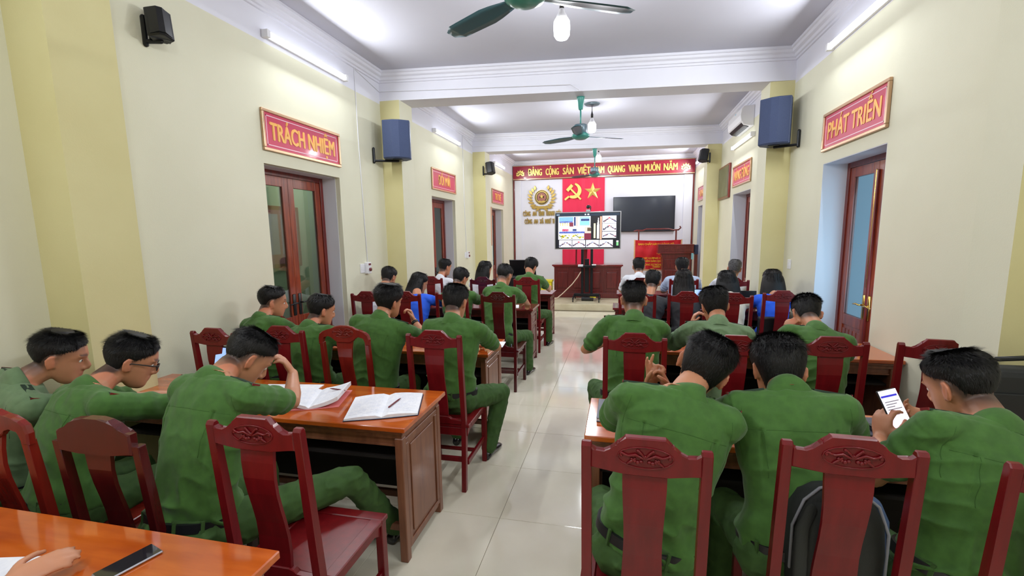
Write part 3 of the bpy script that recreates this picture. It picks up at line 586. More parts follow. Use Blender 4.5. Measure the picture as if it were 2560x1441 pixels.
# ------------------------------------------------------------------ head table, chair, lectern, honour flag
ht = thing('head_table', 'long carved mahogany head table on the podium behind the screen stand', 'table', (-.77, 11.3, .15))
MB().box(-.87, .87, -.05, .62, .79, .83, b=.008).box(-.84, .84, -.02, .59, .765, .79).obj('tabletop', M['topred'], ht)
MB().box(-.82, .82, 0, .03, .12, .765).box(-.82, -.79, .03, .57, .12, .765).box(.79, .82, .03, .57, .12, .765).obj('body', M['deskred'], ht)
MB().box(-.85, .85, -.03, .6, 0, .12, b=.008).obj('plinth', M['deskred'], ht)
for k, (a, b) in enumerate(((-.78, -.42), (-.38, -.02), (.02, .38), (.42, .78))):
    f = MB(); f.box(a, b, -.012, 0, .69, .73, b=.003).box(a, b, -.012, 0, .17, .2, b=.003).box(a, a + .035, -.012, 0, .2, .69, b=.003).box(b - .035, b, -.012, 0, .2, .69, b=.003).box(a + .06, b - .06, -.016, 0, .24, .64, b=.012)
    f.obj('panel', M['deskred'], ht)
lc = thing('lectern', 'tall carved mahogany lectern in front of the red honour flag', 'lectern', (1.45, 12.6, .15))
MB().box(-.46, .42, -.28, .28, 1.08, 1.27, b=.01).obj('top_box', M['deskred'], lc); MB().box(-.47, .43, -.3, .29, 1.05, 1.085, b=.008).box(-.47, .43, -.3, .29, 1.265, 1.285, b=.006).obj('moulding', M['topred'], lc)
MB().prism([(-.34, 0), (.34, 0), (.33, .9), (.38, 1.05), (-.38, 1.05), (-.33, .9)], 'y', -.22, .22, bev=.008).obj('body', M['deskred'], lc)
MB().box(-.28, .28, -.235, -.22, .1, .62, b=.008).box(-.3, .3, -.235, -.22, .66, .9, b=.008).obj('panel', M['deskred'], lc)
cv = MB(); [cv.tube([(x, -.238, z), (x + .05, -.242, z + .02), (x + .09, -.238, z - .01)], .008, 6) for x, z in ((-.15, .79), (-.05, .81), (.05, .79))]; [cv.tube([(x, -.285, z), (x + .06, -.29, z + .015), (x + .1, -.285, z)], .007, 6) for x, z in ((-.3, 1.17), (-.1, 1.18), (.12, 1.17))]
cv.obj('carving', M['topred'], lc, smooth=True)
MB().box(.36, .41, -.31, -.3, .9, 1.06).obj('card', M['cyan'], lc)
lp = thing('small_speaker_box', 'small grey box at the right edge of the lectern top', 'box', (1.94, 12.5, 1.17)); MB().box(-.04, .06, -.05, .05, 0, .25, b=.01).obj('body', M['speaker'], lp); MB().box(-.03, .05, -.054, -.05, .03, .22).obj('mesh_front', M['grille'], lp)
MB().box(-.03, .05, -.045, .045, -1.02, .0, b=.004).obj('pillar_leg', M['doorred'], lp)
fs_ = thing('flag_stand', 'dark wooden stand with curved top bar holding the honour flag', 'stand', (1.03, 13.25, .15))
for dx in (-.5, .5): MB().box(dx - .02, dx + .02, -.02, .02, .03, 1.68, b=.004).obj('post', M['doorred'], fs_); MB().box(dx - .04, dx + .04, -.2, .2, 0, .05, b=.006).obj('foot', M['doorred'], fs_)
MB().tube([(-.62, 0, 1.64), (-.55, 0, 1.66), (-.4, 0, 1.65), (-.3, 0, 1.69), (.3, 0, 1.69), (.42, 0, 1.66), (.56, 0, 1.66), (.62, 0, 1.72), (.6, 0, 1.75)], [.02] * 9, 8).obj('top_bar', M['doorred'], fs_, smooth=True)
hf = thing('honour_flag', 'red honour flag with yellow lettering and gold fringe on the stand', 'flag', (1.05, 13.2, 0)); mb = MB(); nx, nz = 22, 14; vs = []; fs = []
for j in range(nz + 1):
    for i in range(nx + 1):
        x = -.61 + 1.22 * i / nx; z = 1.54 - .80 * j / nz - .02 * math.sin(PI * i / nx); vs.append((x, .012 * math.sin(i * 1.1 + j * .35) + .01 * math.sin(j * .8), z))
for j in range(nz):
    for i in range(nx): a = j * (nx + 1) + i; fs.append((a, a + 1, a + nx + 2, a + nx + 1))
mb.add(vs, fs); cl = mb.obj('cloth', M['flagred'], hf, smooth=True)
fg = MB(); 
for i in range(60): x = -.61 + 1.22 * i / 59; fg.box(x - .008, x + .008, -.004, .006, .68, .745)
for j in range(40): z = .74 + .8 * j / 39; fg.box(-.645, -.61, -.004, .006, z - .008, z + .008).box(.61, .645, -.004, .006, z - .008, z + .008)
f_ = fg.obj('fringe', M['goldp'], hf); f_['kind'] = 'stuff'
for t_, x_, z_, q in (('BAN CHẤP HÀNH ĐẢNG BỘ', -.05, 1.42, .95), ('Tặng', .05, 1.17, .18), ('LỰC LƯỢNG CÔNG AN', .0, 1.03, .8), ('VÌ NHÂN DÂN QUÊN THÂN, VÌ', .0, .95, .95), ('TRONG SỰ NGHIỆP BẢO VỆ', .0, .85, .85), ('THANH HÓA, 2020', .12, .79, .5)):
    place_text('flag_line', t_, .07, mat('flag_yellow', (250, 200, 50), .5), hf, (x_, -.035, z_), ((1, 0, 0), (0, 0, 1)), extr=.002, width=q, fat=.002)
pc = thing('framed_picture', 'dark framed picture on the right wall left of the second sign', 'picture', (XR, 10.15, 2.74))
MB().box(-.045, -.005, -.46, .46, -.33, .33, b=.006).obj('frame', M['doorred'], pc); MB().box(-.05, -.044, -.42, .42, -.29, .29).obj('picture', M['pic'], pc)
pc2 = thing('hanging_scroll', 'narrow wooden framed panel on the left wall beside the farthest door', 'picture', (XL, 11.42, 1.96)); MB().box(.005, .04, -.10, .10, -.5, .5, b=.006).obj('frame', M['champagne'], pc2); MB().box(.04, .043, -.075, .075, -.47, .47).obj('panel', mat('scroll_paper', (200, 160, 130), .6), pc2)

# ------------------------------------------------------------------ chairs
def side_profile(x0, x1, pts, m_=None): return MB().prism(pts, 'x', x0, x1, bev=.003)
W2 = .195
def crest_pts():
    L = [(-.165, 1.085), (-.15, 1.072), (-.125, 1.070), (-.105, 1.080), (-.09, 1.098), (-.084, 1.107), (-.078, 1.103), (-.06, 1.128)]
    top = L + [(-x, z) for x, z in L[::-1]]; return top + [(.165, 1.018), (.07, 1.012), (.06, 1.004), (-.06, 1.004), (-.07, 1.012), (-.165, 1.018)]
def carve(par, m_, s=-1, y=-.055, z0=1.066):
    c = MB(); ov = [(.083 * math.cos(t), .034 * math.sin(t)) for t in [2 * PI * k / 20 for k in range(21)]]
    c.tube([(x, y, z0 + z) for x, z in ov], .0022, 5, round_ends=False, caps=False)
    for sg in (-1, 1):
        c.tube([(sg * .074, y, z0 + .006), (sg * .07, y - .002, z0 + .013), (sg * .062, y - .003, z0 + .008), (sg * .05, y - .002, z0 + .004), (sg * .03, y - .003, z0 + .010), (sg * .01, y - .002, z0 + .0), (0, y, z0 - .004)], [.005, .0042, .0036, .0042, .0044, .004, .003], 6)
        c.tube([(0, y, z0 - .002), (sg * .012, y - .003, z0 + .014), (sg * .022, y - .002, z0 + .024)], [.0042, .004, .003], 6)
        for dx, dz, r in ((.012, -.013, .005), (.022, -.016, .0055), (.031, -.012, .0045), (.023, .022, .004), (.072, .004, .0045), (.04, -.006, .004)): c.ball((sg * dx, y, z0 + dz), r * 1.3, 8, 5)
        c.tube([(sg * .03, y, z0 - .004), (sg * .048, y - .002, z0 - .018), (sg * .056, y, z0 - .024)], [.004, .0045, .002], 6)
    c.ball((0, y, z0 + .004), .005, 7, 4); return c.obj('carving', m_, par, smooth=True)
def make_chair(name, label, m_, style=1):
    t = thing(name, label, 'chair')
    for s in (-1, 1):
        x0, x1 = sorted((s * (W2 - .032), s * W2))
        if style == 1: pts = [(-.055, 0), (-.02, 0), (.012, .40), (.014, .50), (-.012, .80), (-.036, 1.088), (-.044, 1.100), (-.058, 1.100), (-.066, 1.088), (-.045, .80), (-.022, .50), (-.024, .40)]
        else: pts = [(-.055, 0), (-.02, 0), (.012, .40), (.014, .50), (-.012, .80), (-.030, 1.0), (-.062, 1.0), (-.045, .80), (-.022, .50), (-.024, .40)]
        side_profile(x0, x1, pts).obj('leg', m_, t)
        fx0, fx1 = sorted((s * .175, s * .21)); side_profile(fx0, fx1, [(.385, 0), (.435, 0), (.428, .03), (.418, .06), (.425, .445), (.385, .445), (.388, .06)]).obj('leg', m_, t)
        MB().box(min(s * .178, s * .20), max(s * .178, s * .20), .01, .39, .17, .205, b=.003).obj('stretcher', m_, t)
        ap = [(.0, .447), (.39, .447), (.39, .385), (.37, .395), (.34, .415), (.05, .415), (.02, .395), (.0, .385)]; side_profile(min(s * .176, s * .2), max(s * .176, s * .2), ap).obj('apron', m_, t)
    MB().box(-.18, .18, .18, .205, .178, .2, b=.003).obj('stretcher', m_, t); MB().box(-.165, .165, -.02, 0, .2, .235, b=.003).obj('stretcher', m_, t)
    MB().box(-.176, .176, .395, .42, .39, .447, b=.003).obj('apron', m_, t); MB().box(-.165, .165, -.018, .004, .39, .447, b=.003).obj('apron', m_, t)
    b = MB(); w, y0, y1 = .215, -.015, .435
    b.box(-w, w, y1 - .055, y1, .447, .472, b=.004).box(-w, w, y0, y0 + .045, .447, .472, b=.004).box(-w, -w + .055, y0 + .045, y1 - .055, .447, .472, b=.004).box(w - .055, w, y0 + .045, y1 - .055, .447, .472, b=.004)
    b.box(-w + .055, w - .055, y0 + .045, y1 - .055, .447, .466); b.obj('seat', m_, t)
    MB().prism([(-.165, .472), (.165, .472), (.165, .50), (.09, .503), (.078, .520), (.06, .525), (-.06, .525), (-.078, .520), (-.09, .503), (-.165, .50)], 'y', -.022, .004, bev=.003).obj('back_rail', m_, t)
    # splat: slightly waisted board bent along the back
    rings = []; n = 9
    for i in range(n):
        q = i / (n - 1); z = .515 + (1.02 - .515) * q; yc = -.010 - .034 * q + .012 * math.sin(q * PI * 2) + (-.0 if style == 1 else 0); hw = (.064 + .004 * math.cos(q * PI * 2)) if style == 1 else (.048 + .018 * (2 * abs(q - .5)) ** 2)
        rings.append([Vector((x, yc + e, z)) for x, e in ((-hw, -.007), (hw, -.007), (hw, .007), (-hw, .007))])
    MB().loft(rings).obj('splat', m_, t)
    if style == 1:
        MB().prism(crest_pts(), 'y', -.064, -.036, bev=.004).obj('crest_rail', m_, t); carve(t, m_, y=-.0655)
    elif style == 2:
        L = [(-.200, .985), (-.202, 1.03), (-.192, 1.062), (-.168, 1.080), (-.13, 1.086), (-.10, 1.098), (-.07, 1.116), (-.03, 1.124)]; I = [(-.168, .985), (-.168, 1.025), (-.158, 1.042), (-.12, 1.052), (-.095, 1.044), (-.075, 1.015), (-.05, 1.0)]
        MB().prism(L + [(-x, z) for x, z in L[::-1]] + [(-x, z) for x, z in I] + I[::-1], 'y', -.064, -.034, bev=.006).obj('crest_rail', m_, t); carve(t, m_, y=-.0655, z0=1.075)
    else:
        L = [(-.165, 1.045), (-.14, 1.048), (-.12, 1.062), (-.10, 1.078), (-.075, 1.094), (-.03, 1.098)]
        MB().prism(L + [(-x, z) for x, z in L[::-1]] + [(.165, .965), (.07, .96), (-.07, .96), (-.165, .965)], 'y', -.066, -.03, bev=.006).obj('crest_rail', m_, t)
    return t
cproto = {}
def chair(x, y, label, m_='chair', style=1, rz=0.0, group=None):
    """(x, y) is where the top of the backrest stands"""
    key = (m_, style); y = y + .055
    if key not in cproto: o = make_chair('wooden_chair', label, M[m_], style); cproto[key] = o; o.location = (x, y, 0); o.rotation_euler = (0, 0, rz); o['label'] = label
    else: o = dup(cproto[key], (x, y, 0), rz, label)
    o['group'] = group or 'carved wooden chairs'; return o
chair(-1.245, 1.275, 'empty red chair with carved crest at the end of the near left row')
chair(-1.89, 1.215, 'dark glossy chair with plain arched crest behind the man rubbing his face', 'chair3', 3, .04)
chair(-2.36, 1.17, 'reddish chair with rounded yoke crest at the lower left edge', 'chair2', 2, .06)
chair(-2.76, 2.56, 'carved chair pushed against the left wall behind the laptop', rz=-.05); chair(-2.34, 2.70, 'red chair behind the second man of the second left row')
chair(-1.90, 2.80, 'reddish chair with rounded yoke crest in the second left row', 'chair2', 2); chair(-1.19, 2.73, 'red carved chair at the aisle end of the second left row')
chair(-2.80, 4.60, 'chair nearest the wall in the third left row'); chair(-2.36, 4.66, 'chair behind the woman in blue with the long ponytail'); chair(-1.86, 4.82, 'chair mostly hidden behind the second aisle man on the left'); chair(-1.285, 4.72, 'chair at the aisle end of the third left row', 'chair3')
chair(-2.82, 6.45, 'chair of the man in white in the front left row'); chair(-1.98, 6.42, 'dark chair behind the woman in white in the front left row', 'chair3'); chair(-1.31, 6.42, 'chair at the aisle end of the front left row')
chair(.09, 1.36, 'large red carved chair behind the man tilting his head', rz=-.02); chair(.705, 1.48, 'large red carved chair with a backpack on its seat', rz=-.03); chair(1.27, 1.44, 'red chair cut by the lower right corner of the picture', rz=-.04)
chair(.105, 2.85, 'carved chair at the aisle end of the second right row'); chair(.70, 2.88, 'carved chair behind the man in the olive shirt'); chair(1.235, 2.93, 'carved chair behind the man with his hand on his head', rz=.02); chair(1.79, 2.94, 'empty carved chair by the right wall in the second row', rz=-.12)
chair(.20, 4.95, 'chair behind the man in the dark jacket'); chair(.71, 5.0, 'chair behind the woman with long straight hair'); chair(1.15, 4.95, 'chair behind the bob-haired woman in cream'); chair(1.69, 5.18, 'chair behind the woman in the bright blue top')
chair(.30, 6.46, 'chair of the white-shirted man in the front right row', 'chair3'); chair(.89, 6.62, 'chair of the pale blue shirted man in the front right row'); chair(1.52, 6.54, 'chair of the grey-haired man in the front right row')
hc = dup(cproto[('chair', 1)], (-.95, 12.75, .15), PI, 'tall dark chair behind the head table'); hc['group'] = 'carved wooden chairs'; hc.scale = (1.25, 1.1, 1.2)

# ------------------------------------------------------------------ desks
def desk(x0, x1, y0, y1, label, kind='brown', z=.78, group=None):
    w, d = (x1 - x0) / 2, (y1 - y0) / 2; t = thing('writing_desk', label, 'desk', ((x0 + x1) / 2, (y0 + y1) / 2, 0), group='long wooden desks'); A = kind == 'brown'
    mt, md = (M['top'], M['desk']) if A else (M['topred'], M['deskred'])
    MB().box(-w, w, -d, d, z - .028, z, b=.004).obj('tabletop', mt, t)
    MB().box(-w + .02, w - .02, -d + .02, d - .02, z - .05, z - .028, b=.004).box(-w + .035, w - .035, -d + .035, d - .035, z - .075, z - .05).obj('moulding', md, t)
    MB().box(-w + .07, w - .07, -d + .05, -d + .07, z - .13, z - .075, b=.003).box(-w + .07, w - .07, -d + .045, -d + .05, z - .125, z - .115).obj('apron', md, t)
    MB().box(-w + .06, w - .06, d - .06, d - .045, .14, z - .075).obj('modesty_panel', M['inner'], t)
    MB().box(-w + .06, w - .06, -d + .1, -d + .13, .13, .17, b=.003).box(-w + .06, w - .06, d - .16, d - .13, .13, .17, b=.003).obj('foot_rail', md, t)
    MB().box(-w + .07, w - .07, -d + .08, d - .06, z - .22, z - .205).obj('under_shelf', M['inner'], t)
    for s in (-1, 1):
        X = lambda a, b: tuple(sorted((s * a, s * b)))
        for yy in (-d + .03, d - .075):
            MB().box(*X(w - .075, w - .03), yy, yy + .045, .025 if not A else .0, z - .075, b=.004).obj('leg', md, t)
            if not A: MB().lathe([(.02, 0), (.028, .012), (.02, .03)], (s * (w - .052), yy + .022, 0), 12).obj('turned_foot', md, t, smooth=True)
        e = MB(); xa, xb = w - .06, w - .04; ya, yb = -d + .075, d - .075
        e.box(*X(xa, xb), ya, yb, .05, z - .075); e.obj('end_panel', md, t)
        f = MB(); xo = w - .032; zs_ = ((.10, z - .12),) if A else ((.12, .50), (.55, .66))
        for a, b in zs_:
            f.box(*X(xb, xo), ya, yb, b, b + .03, b=.003).box(*X(xb, xo), ya, yb, a - .03, a, b=.003).box(*X(xb, xo), ya, ya + .03, a, b, b=.003).box(*X(xb, xo), yb - .03, yb, a, b, b=.003)
            f.box(*X(xb, xb + .006), ya + .055, yb - .055, a + .025, b - .025, b=.004)
            if not A and b - a > .2: yc = (ya + yb) / 2; f.prism([(yc - .05, .40), (yc + .05, .40), (yc + .04, .34), (yc, .29), (yc - .04, .34)], 'x', *X(xb, xb + .012), bev=.003)
        f.obj('panel_moulding', md, t)
    return t
desk(-3.10, -1.02, .50, 1.10, 'near left desk top with a smartphone on it, cut by the frame'); desk(-3.15, -1.05, 2.0, 2.56, 'brown desk with orange top carrying the open notebooks')
desk(-3.15, -1.03, 3.44, 4.0, 'brown desk of the second left row, mostly hidden by seated men'); desk(-3.15, -1.09, 5.74, 6.22, 'mahogany desk of the third left row with a panelled end', 'red', .77); desk(-3.15, -1.06, 7.26, 7.80, 'mahogany desk of the front left row', 'red', .77)
desk(-.15, 1.95, 2.09, 2.61, 'orange topped desk of the nearest right row'); desk(-.05, 2.09, 3.78, 4.33, 'orange topped desk reaching the right wall in the second row')
desk(-.07, 2.05, 6.0, 6.45, 'mahogany desk of the third right row', 'red', .77); desk(-.03, 2.0, 7.40, 7.92, 'mahogany desk of the front right row', 'red', .77)
# ------------------------------------------------------------------ people
def V(*a): return Vector(a)
def vnoise(p, seed=0):
    """vectorised value noise, p: (n,3)"""
    i = np.floor(p).astype(np.int64); f = p - i; f = f * f * (3 - 2 * f); out = 0
    def h(a): 
        n = (a[:, 0] * 73856093) ^ (a[:, 1] * 19349663) ^ (a[:, 2] * 83492791) ^ (seed * 2654435)
        n = (n ^ (n >> 13)) * 1274126177; return ((n ^ (n >> 16)) & 0xffff) / 65535.0
    for dx in (0, 1):
        for dy in (0, 1):
            for dz in (0, 1):
                w = (f[:, 0] if dx else 1 - f[:, 0]) * (f[:, 1] if dy else 1 - f[:, 1]) * (f[:, 2] if dz else 1 - f[:, 2])
                out = out + w * h(i + np.array((dx, dy, dz)))
    return out
def remesh(mb, vox, smooth=3):
    me = mb.mesh('tmp', [], recalc=True); o = bpy.data.objects.new('tmp', me); COL.objects.link(o)
    r = o.modifiers.new('r', 'REMESH'); r.mode = 'VOXEL'; r.voxel_size = vox
    if smooth: s = o.modifiers.new('s', 'SMOOTH'); s.factor = .5; s.iterations = smooth
    dg = bpy.context.evaluated_depsgraph_get(); dg.update(); out = bpy.data.meshes.new_from_object(o.evaluated_get(dg)); bpy.data.objects.remove(o); bpy.data.meshes.remove(me)
    out.polygons.foreach_set('use_smooth', [True] * len(out.polygons)); return out
def getv(me): a = np.empty(len(me.vertices) * 3); me.vertices.foreach_get('co', a); return a.reshape(-1, 3)
def getn(me):
    a = np.empty(len(me.vertices) * 3); me.vertices.foreach_get('normal', a); return a.reshape(-1, 3)
def setv(me, a): me.vertices.foreach_set('co', a.ravel()); me.update()
# head: cross sections (z, y front, y back, half width)
HS = [(-.122, .070, .030, .018), (-.114, .084, .012, .034), (-.098, .092, -.005, .046), (-.078, .092, -.03, .055), (-.055, .091, -.052, .062), (-.03, .092, -.074, .067), (0, .089, -.090, .071),
      (.02, .096, -.098, .074), (.045, .097, -.102, .0765), (.07, .088, -.098, .074), (.092, .068, -.082, .063), (.108, .040, -.058, .044), (.118, .008, -.028, .018)]
def hsec(z):
    Z = [h[0] for h in HS]; return [float(np.interp(z, Z, [h[k] for h in HS])) for k in (1, 2, 3)]
def head_mb(mb, T):
    k = len(mb.v); rings = []
    for z, yf, yb, hw in HS:
        r = []
        for j in range(24):
            a = 2 * PI * j / 24; c, s = math.cos(a), math.sin(a); yc, hd = (yf + yb) / 2, (yf - yb) / 2; e = .86
            r.append(Vector((hw * math.copysign(abs(s) ** e, s), yc + hd * math.copysign(abs(c) ** e, c), z)))
        rings.append(r)
    mb.loft(rings)
    mb.tube([(0, .088, .022), (0, .100, .0), (0, .110, -.022), (0, .108, -.034)], [.009, .010, .013, .011], 8)           # nose
    mb.tube([(-.011, .100, -.036), (.011, .100, -.036)], .009, 8)
    mb.tube([(-.05, .082, .030), (-.02, .092, .030), (.02, .092, .030), (.05, .082, .030)], [.006, .009, .009, .006], 8)   # brow
    mb.tube([(-.022, .088, -.060), (0, .094, -.058), (.022, .088, -.060)], [.004, .007, .004], 8)
    mb.tube([(-.020, .087, -.071), (0, .092, -.072), (.020, .087, -.071)], [.004, .007, .004], 8)
    for s in (-1, 1):                                                                                                         # ears
        m2 = MB(); m2.ball((0, 0, 0), .03, 10, 6, (.30, .62, 1.08)); m2.tube([(.0, .012, -.022), (.004, .004, .0), (.006, -.006, .026)], [.007, .008, .006], 6)
        m2.tube([(0.006, .010, .030), (.008, -.010, .031), (.008, -.021, .016), (.006, -.017, -.008), (.0, -.004, -.028)], [.0045, .005, .005, .0045, .006], 6)
        R = Matrix.Translation((s * .079, -.012, -.008)) @ Matrix.Rotation(s * .42, 4, 'Z') @ Matrix.Rotation(-s * .10, 4, 'Y') @ Matrix.Diagonal((s, 1, 1, 1)); m2.xf(R); mb.add(m2.v, m2.f)
    mb.xf(T, k)
def two_bone(A, B, l1, l2, pole):
    d = B - A; L = d.length; mx = (l1 + l2) * .995
    if L > mx: d = d * (mx / L); B = A + d; L = mx
    a = (l1 * l1 - l2 * l2 + L * L) / (2 * L); h = math.sqrt(max(0, l1 * l1 - a * a)); u = d / L
    p = pole - u * pole.dot(u); p.normalize(); return A + u * a + p * h, B
def hand(mb, w, d, n, side, curl=.5, spread=.12, thumb=.5, k=1.0, fr=1.0, curls=None):
    """w wrist, d finger direction, n palm normal (palm faces n), side = direction of the thumb"""
    d = d.normalized(); n = (n - d * n.dot(d)).normalized(); s = side - d * side.dot(d) - n * side.dot(n); s.normalize()
    P = lambda a, b, c: w + (s * a + d * b + n * c) * k
    rings = []
    for b, hw, th in ((-.01, .024, .019), (.012, .030, .017), (.035, .037, .017), (.06, .041, .015), (.082, .041, .012), (.094, .036, .007)):
        rings.append([P(hw * math.cos(t), b, th * math.sin(t)) for t in [2 * PI * j / 12 for j in range(12)]])
    mb.loft(rings)
    mb.tube([P(.020, .022, .008), P(.030, .045, .010)], [.015 * k, .014 * k], 8)
    LN = (.072, .080, .074, .058)
    for i, off in enumerate((.030, .0105, -.009, -.028)):
        c = (curls[i] if curls else curl); base = P(off, .084 - (.006 if i == 3 else 0), 0); ang = spread * (1.5 - i) * .6; a = 0.0; pts = [base]; L = LN[i] * k
        for seg, (fl, bend) in enumerate(((.46, .9), (.30, 1.1), (.24, .8))):
            a += c * bend; v = (d * math.cos(a) + n * math.sin(a)); v = (v * math.cos(ang) + s * math.sin(ang)); pts.append(pts[-1] + v * L * fl)
        r = (.0088 if i < 3 else .0077) * fr * k; mb.tube(pts, [r * 1.08, r, r * .92, r * .8], 8)
    tb = P(.030, .024, .004); v1 = (s * .78 + d * .6 + n * .25 * thumb).normalized(); v2 = (s * (.55 - .5 * thumb) + d * .8 + n * (.1 + .55 * thumb)).normalized(); v3 = (s * (.3 - .6 * thumb) + d * .85 + n * (.1 + .7 * thumb)).normalized()
    a = tb + v1 * .036 * k; b = a + v2 * .032 * k; mb.tube([tb, a, b, b + v3 * .024 * k], [.0135 * fr * k, .0110 * fr * k, .0100 * fr * k, .0082 * fr * k], 8)
TSEC = [(-.14, .12, .095), (-.07, .168, .130), (.0, .180, .138), (.10, .176, .128), (.25, .158, .112), (.42, .162, .114), (.60, .178, .120), (.76, .190, .116), (.88, .186, .100), (.96, .150, .080), (1.02, .092, .064), (1.06, .062, .056)]
tint_lip, tint_stub, tint_brow = np.array(s2l((176, 96, 88))), np.array(s2l((58, 46, 44))), np.array(s2l((38, 28, 26)))
eye_mesh = None
def person(label, hip, neck, head, face=(0, 0, 0), ty=0.0, tr=0.0, L=None, R=None, shirt='green', trouser='trouser', hair='short', group=None, vox=.0085, skin=(194, 134, 102), kneeL=None, kneeR=None, footL=None, footR=None,
           seat=.47, size=1.0, sleeve=.74, female=False, glasses=False, belt=True, epaul=True, hairmat='hair', seed=1, broad=1.0, long=0, keys=False, watch=None, long_sleeve=False, handvox=None):
    """hip/neck/head: world points. face=(yaw right, pitch down, roll right). L/R arms: dict(w=wrist, d=finger dir, n=palm normal, pole=, curl=...)"""
    rs = np.random.RandomState(seed); root = thing('person', label, 'person', (hip[0], hip[1], 0.0), 0, group); O = V(hip[0], hip[1], 0)
    near = vox <= .0075
    Hp, N, Hc = V(*hip) - O, V(*neck) - O, V(*head) - O
    Th = Matrix.Translation(Hc) @ Matrix.Rotation(-face[0], 4, 'Z') @ Matrix.Rotation(-face[1], 4, 'X') @ Matrix.Rotation(face[2], 4, 'Y') @ Matrix.Scale(1.06, 4)
    mid = (Hp + N) / 2 + V(math.sin(ty) * -.045, -.045 * math.cos(ty), .02)
    def spine(t): return (1 - t) ** 2 * Hp + 2 * t * (1 - t) * mid + t * t * N if 0 <= t <= 1 else (Hp + (mid - Hp) * 2 * t if t < 0 else N + (N - mid) * 2 * (t - 1))
    def frame(t):
        u = (spine(min(1, t + .05)) - spine(max(0, t - .05))).normalized(); q = max(0, min(1, t)); yaw = ty * q; r = V(math.cos(yaw), -math.sin(yaw), -math.sin(tr * q)); r = (r - u * r.dot(u)).normalized(); return r, u, u.cross(r)
    sh = .178 * size * broad * (.92 if female else 1)
    r1, u1, f1 = frame(1.0); J = {s: spine(.94) + r1 * s * sh - u1 * .028 + f1 * .008 for s in (-1, 1)}
    def torso(mb, g, t0=-.14, t1=1.06, n=24):
        rings = []
        for t, hw, hd in TSEC:
            if t < t0 or t > t1: continue
            c = spine(t); r, u, f = frame(t); q = 1.0
            if female: hw *= (.94 if t < .2 else .86); hd *= .9
            hw = hw * (broad if t > .2 else (1 + (broad - 1) * .6)) * size
            c2 = c + f * .012
            rings.append([c2 + r * (hw + g) * math.copysign(abs(math.sin(a)) ** .9, math.sin(a)) + f * (hd + g) * math.cos(a) * (1.0 if math.cos(a) > 0 else .92) for a in [2 * PI * j / n for j in range(n)]])
        mb.loft(rings)
    arms = {}
    for s, A in ((-1, L), (1, R)):
        A = dict(A or {}); w = V(*A['w']) - O if 'w' in A else V(Hp.x + s * .17, Hp.y + .42, .82)
        pole = V(*A.get('pole', (s * .8, -.35, -.75))); E, Wr = two_bone(J[s], w, .285 * size, .25 * size, pole)
        d = V(*A['d']) if 'd' in A else ((Wr - E).normalized() + V(-s * .25, .15, -.1)); nn = V(*A.get('n', (0, 0, -1))); sd = V(*A['s']) if 's' in A else V(-s, 0, 0)
        arms[s] = (E, Wr, d, nn, sd, A)
    # ---- body (one continuous surface)
    b = MB(); head_mb(b, Th); jaw = Th @ V(0, -.032, -.052); b.tube([N - u1 * .03, N.lerp(jaw, .5) - f1 * .002, jaw], [.062 * size, .056, .056], 14); torso(b, -.012, t0=-.07)
    for s, (E, Wr, d, nn, sd, A) in arms.items():
        b.tube([spine(.95) + r1 * s * .06, J[s]], [.045, .05], 10); b.tube([J[s], J[s].lerp(E, .35), J[s].lerp(E, .75), E, E.lerp(Wr, .25), E.lerp(Wr, .7), Wr], [.052 * size, .047 * size, .041 * size, .038, .041, .031, .025], 12)
        hand(b, Wr, d, nn, sd, A.get('curl', .35), A.get('spread', .12), A.get('thumb', .4), 1.0, 1.12 if vox > .0075 else 1.0, A.get('curls'))
    bm_ = remesh(b, handvox or vox, 2 if near else 2); co = getv(bm_)
    Ti = np.array(Th.inverted()); lp = co @ Ti[:3, :3].T + Ti[:3, 3]; sk = np.array(s2l(skin)); col = np.repeat(sk[None, :], len(co), 0)
    n1 = vnoise(co * 22, 3)[:, None]; col = col * (.93 + .12 * n1); x, y, z = lp[:, 0], lp[:, 1], lp[:, 2]; inh = (z > -.14) & (z < .14) & (np.abs(x) < .11) & (np.abs(y) < .13)
    ang = np.abs(np.arctan2(x, y))                                                             # 0 front, pi back
    hl = np.interp(ang, [0, .6, 1.1, 1.45, 1.75, 2.2, PI], [.078, .072, .045, .014, -.004, -.066, -.084])
    if hair in ('short', 'fade'):
        fd = np.clip((z - (hl - (.035 if hair == 'fade' else .015))) / (.075 if hair == 'fade' else .03), 0, 1) * inh * np.clip((.0825 - np.abs(x)) / .006, 0, 1) * np.clip((z + .108) / .035, 0, 1); fd = fd * (ang > .3) ; col = col * (1 - fd[:, None] * .92) + tint_stub * fd[:, None] * .92
    lip = inh * np.exp(-((z + .065) / .010) ** 2) * np.exp(-(x / .022) ** 4) * (y > .082); col = col * (1 - lip[:, None] * .7) + tint_lip * lip[:, None] * .7
    br = inh * np.exp(-((z - .036) / .006) ** 2) * ((np.abs(x) > .012) & (np.abs(x) < .052)) * (y > .07); col = col * (1 - br[:, None] * .85) + tint_brow * br[:, None] * .85
    ear = inh * (np.abs(x) > .080); col = np.where(ear[:, None], col * np.array((1.05, .88, .86)), col)
    ca = bm_.color_attributes.new('tint', 'FLOAT_COLOR', 'POINT'); arr = np.ones((len(co), 4), np.float32); arr[:, :3] = np.clip(col, 0, 1); ca.data.foreach_set('color', arr.ravel())
    bm_.materials.append(M['skin']); link('body', bm_, root)
    global eye_mesh
    if eye_mesh is None:
        e = MB(); e.ball((0, 0, 0), .0115, 14, 8); eye_mesh = e.mesh('eye', [M['eyew'], M['eyed']], True)
        for p in eye_mesh.polygons: p.material_index = 1 if p.center.y > .0085 else 0
    for s in (-1, 1):
        eo = link('eye', eye_mesh, root); eo.matrix_local = Th @ Matrix.Translation((s * .031, .0765, .006))
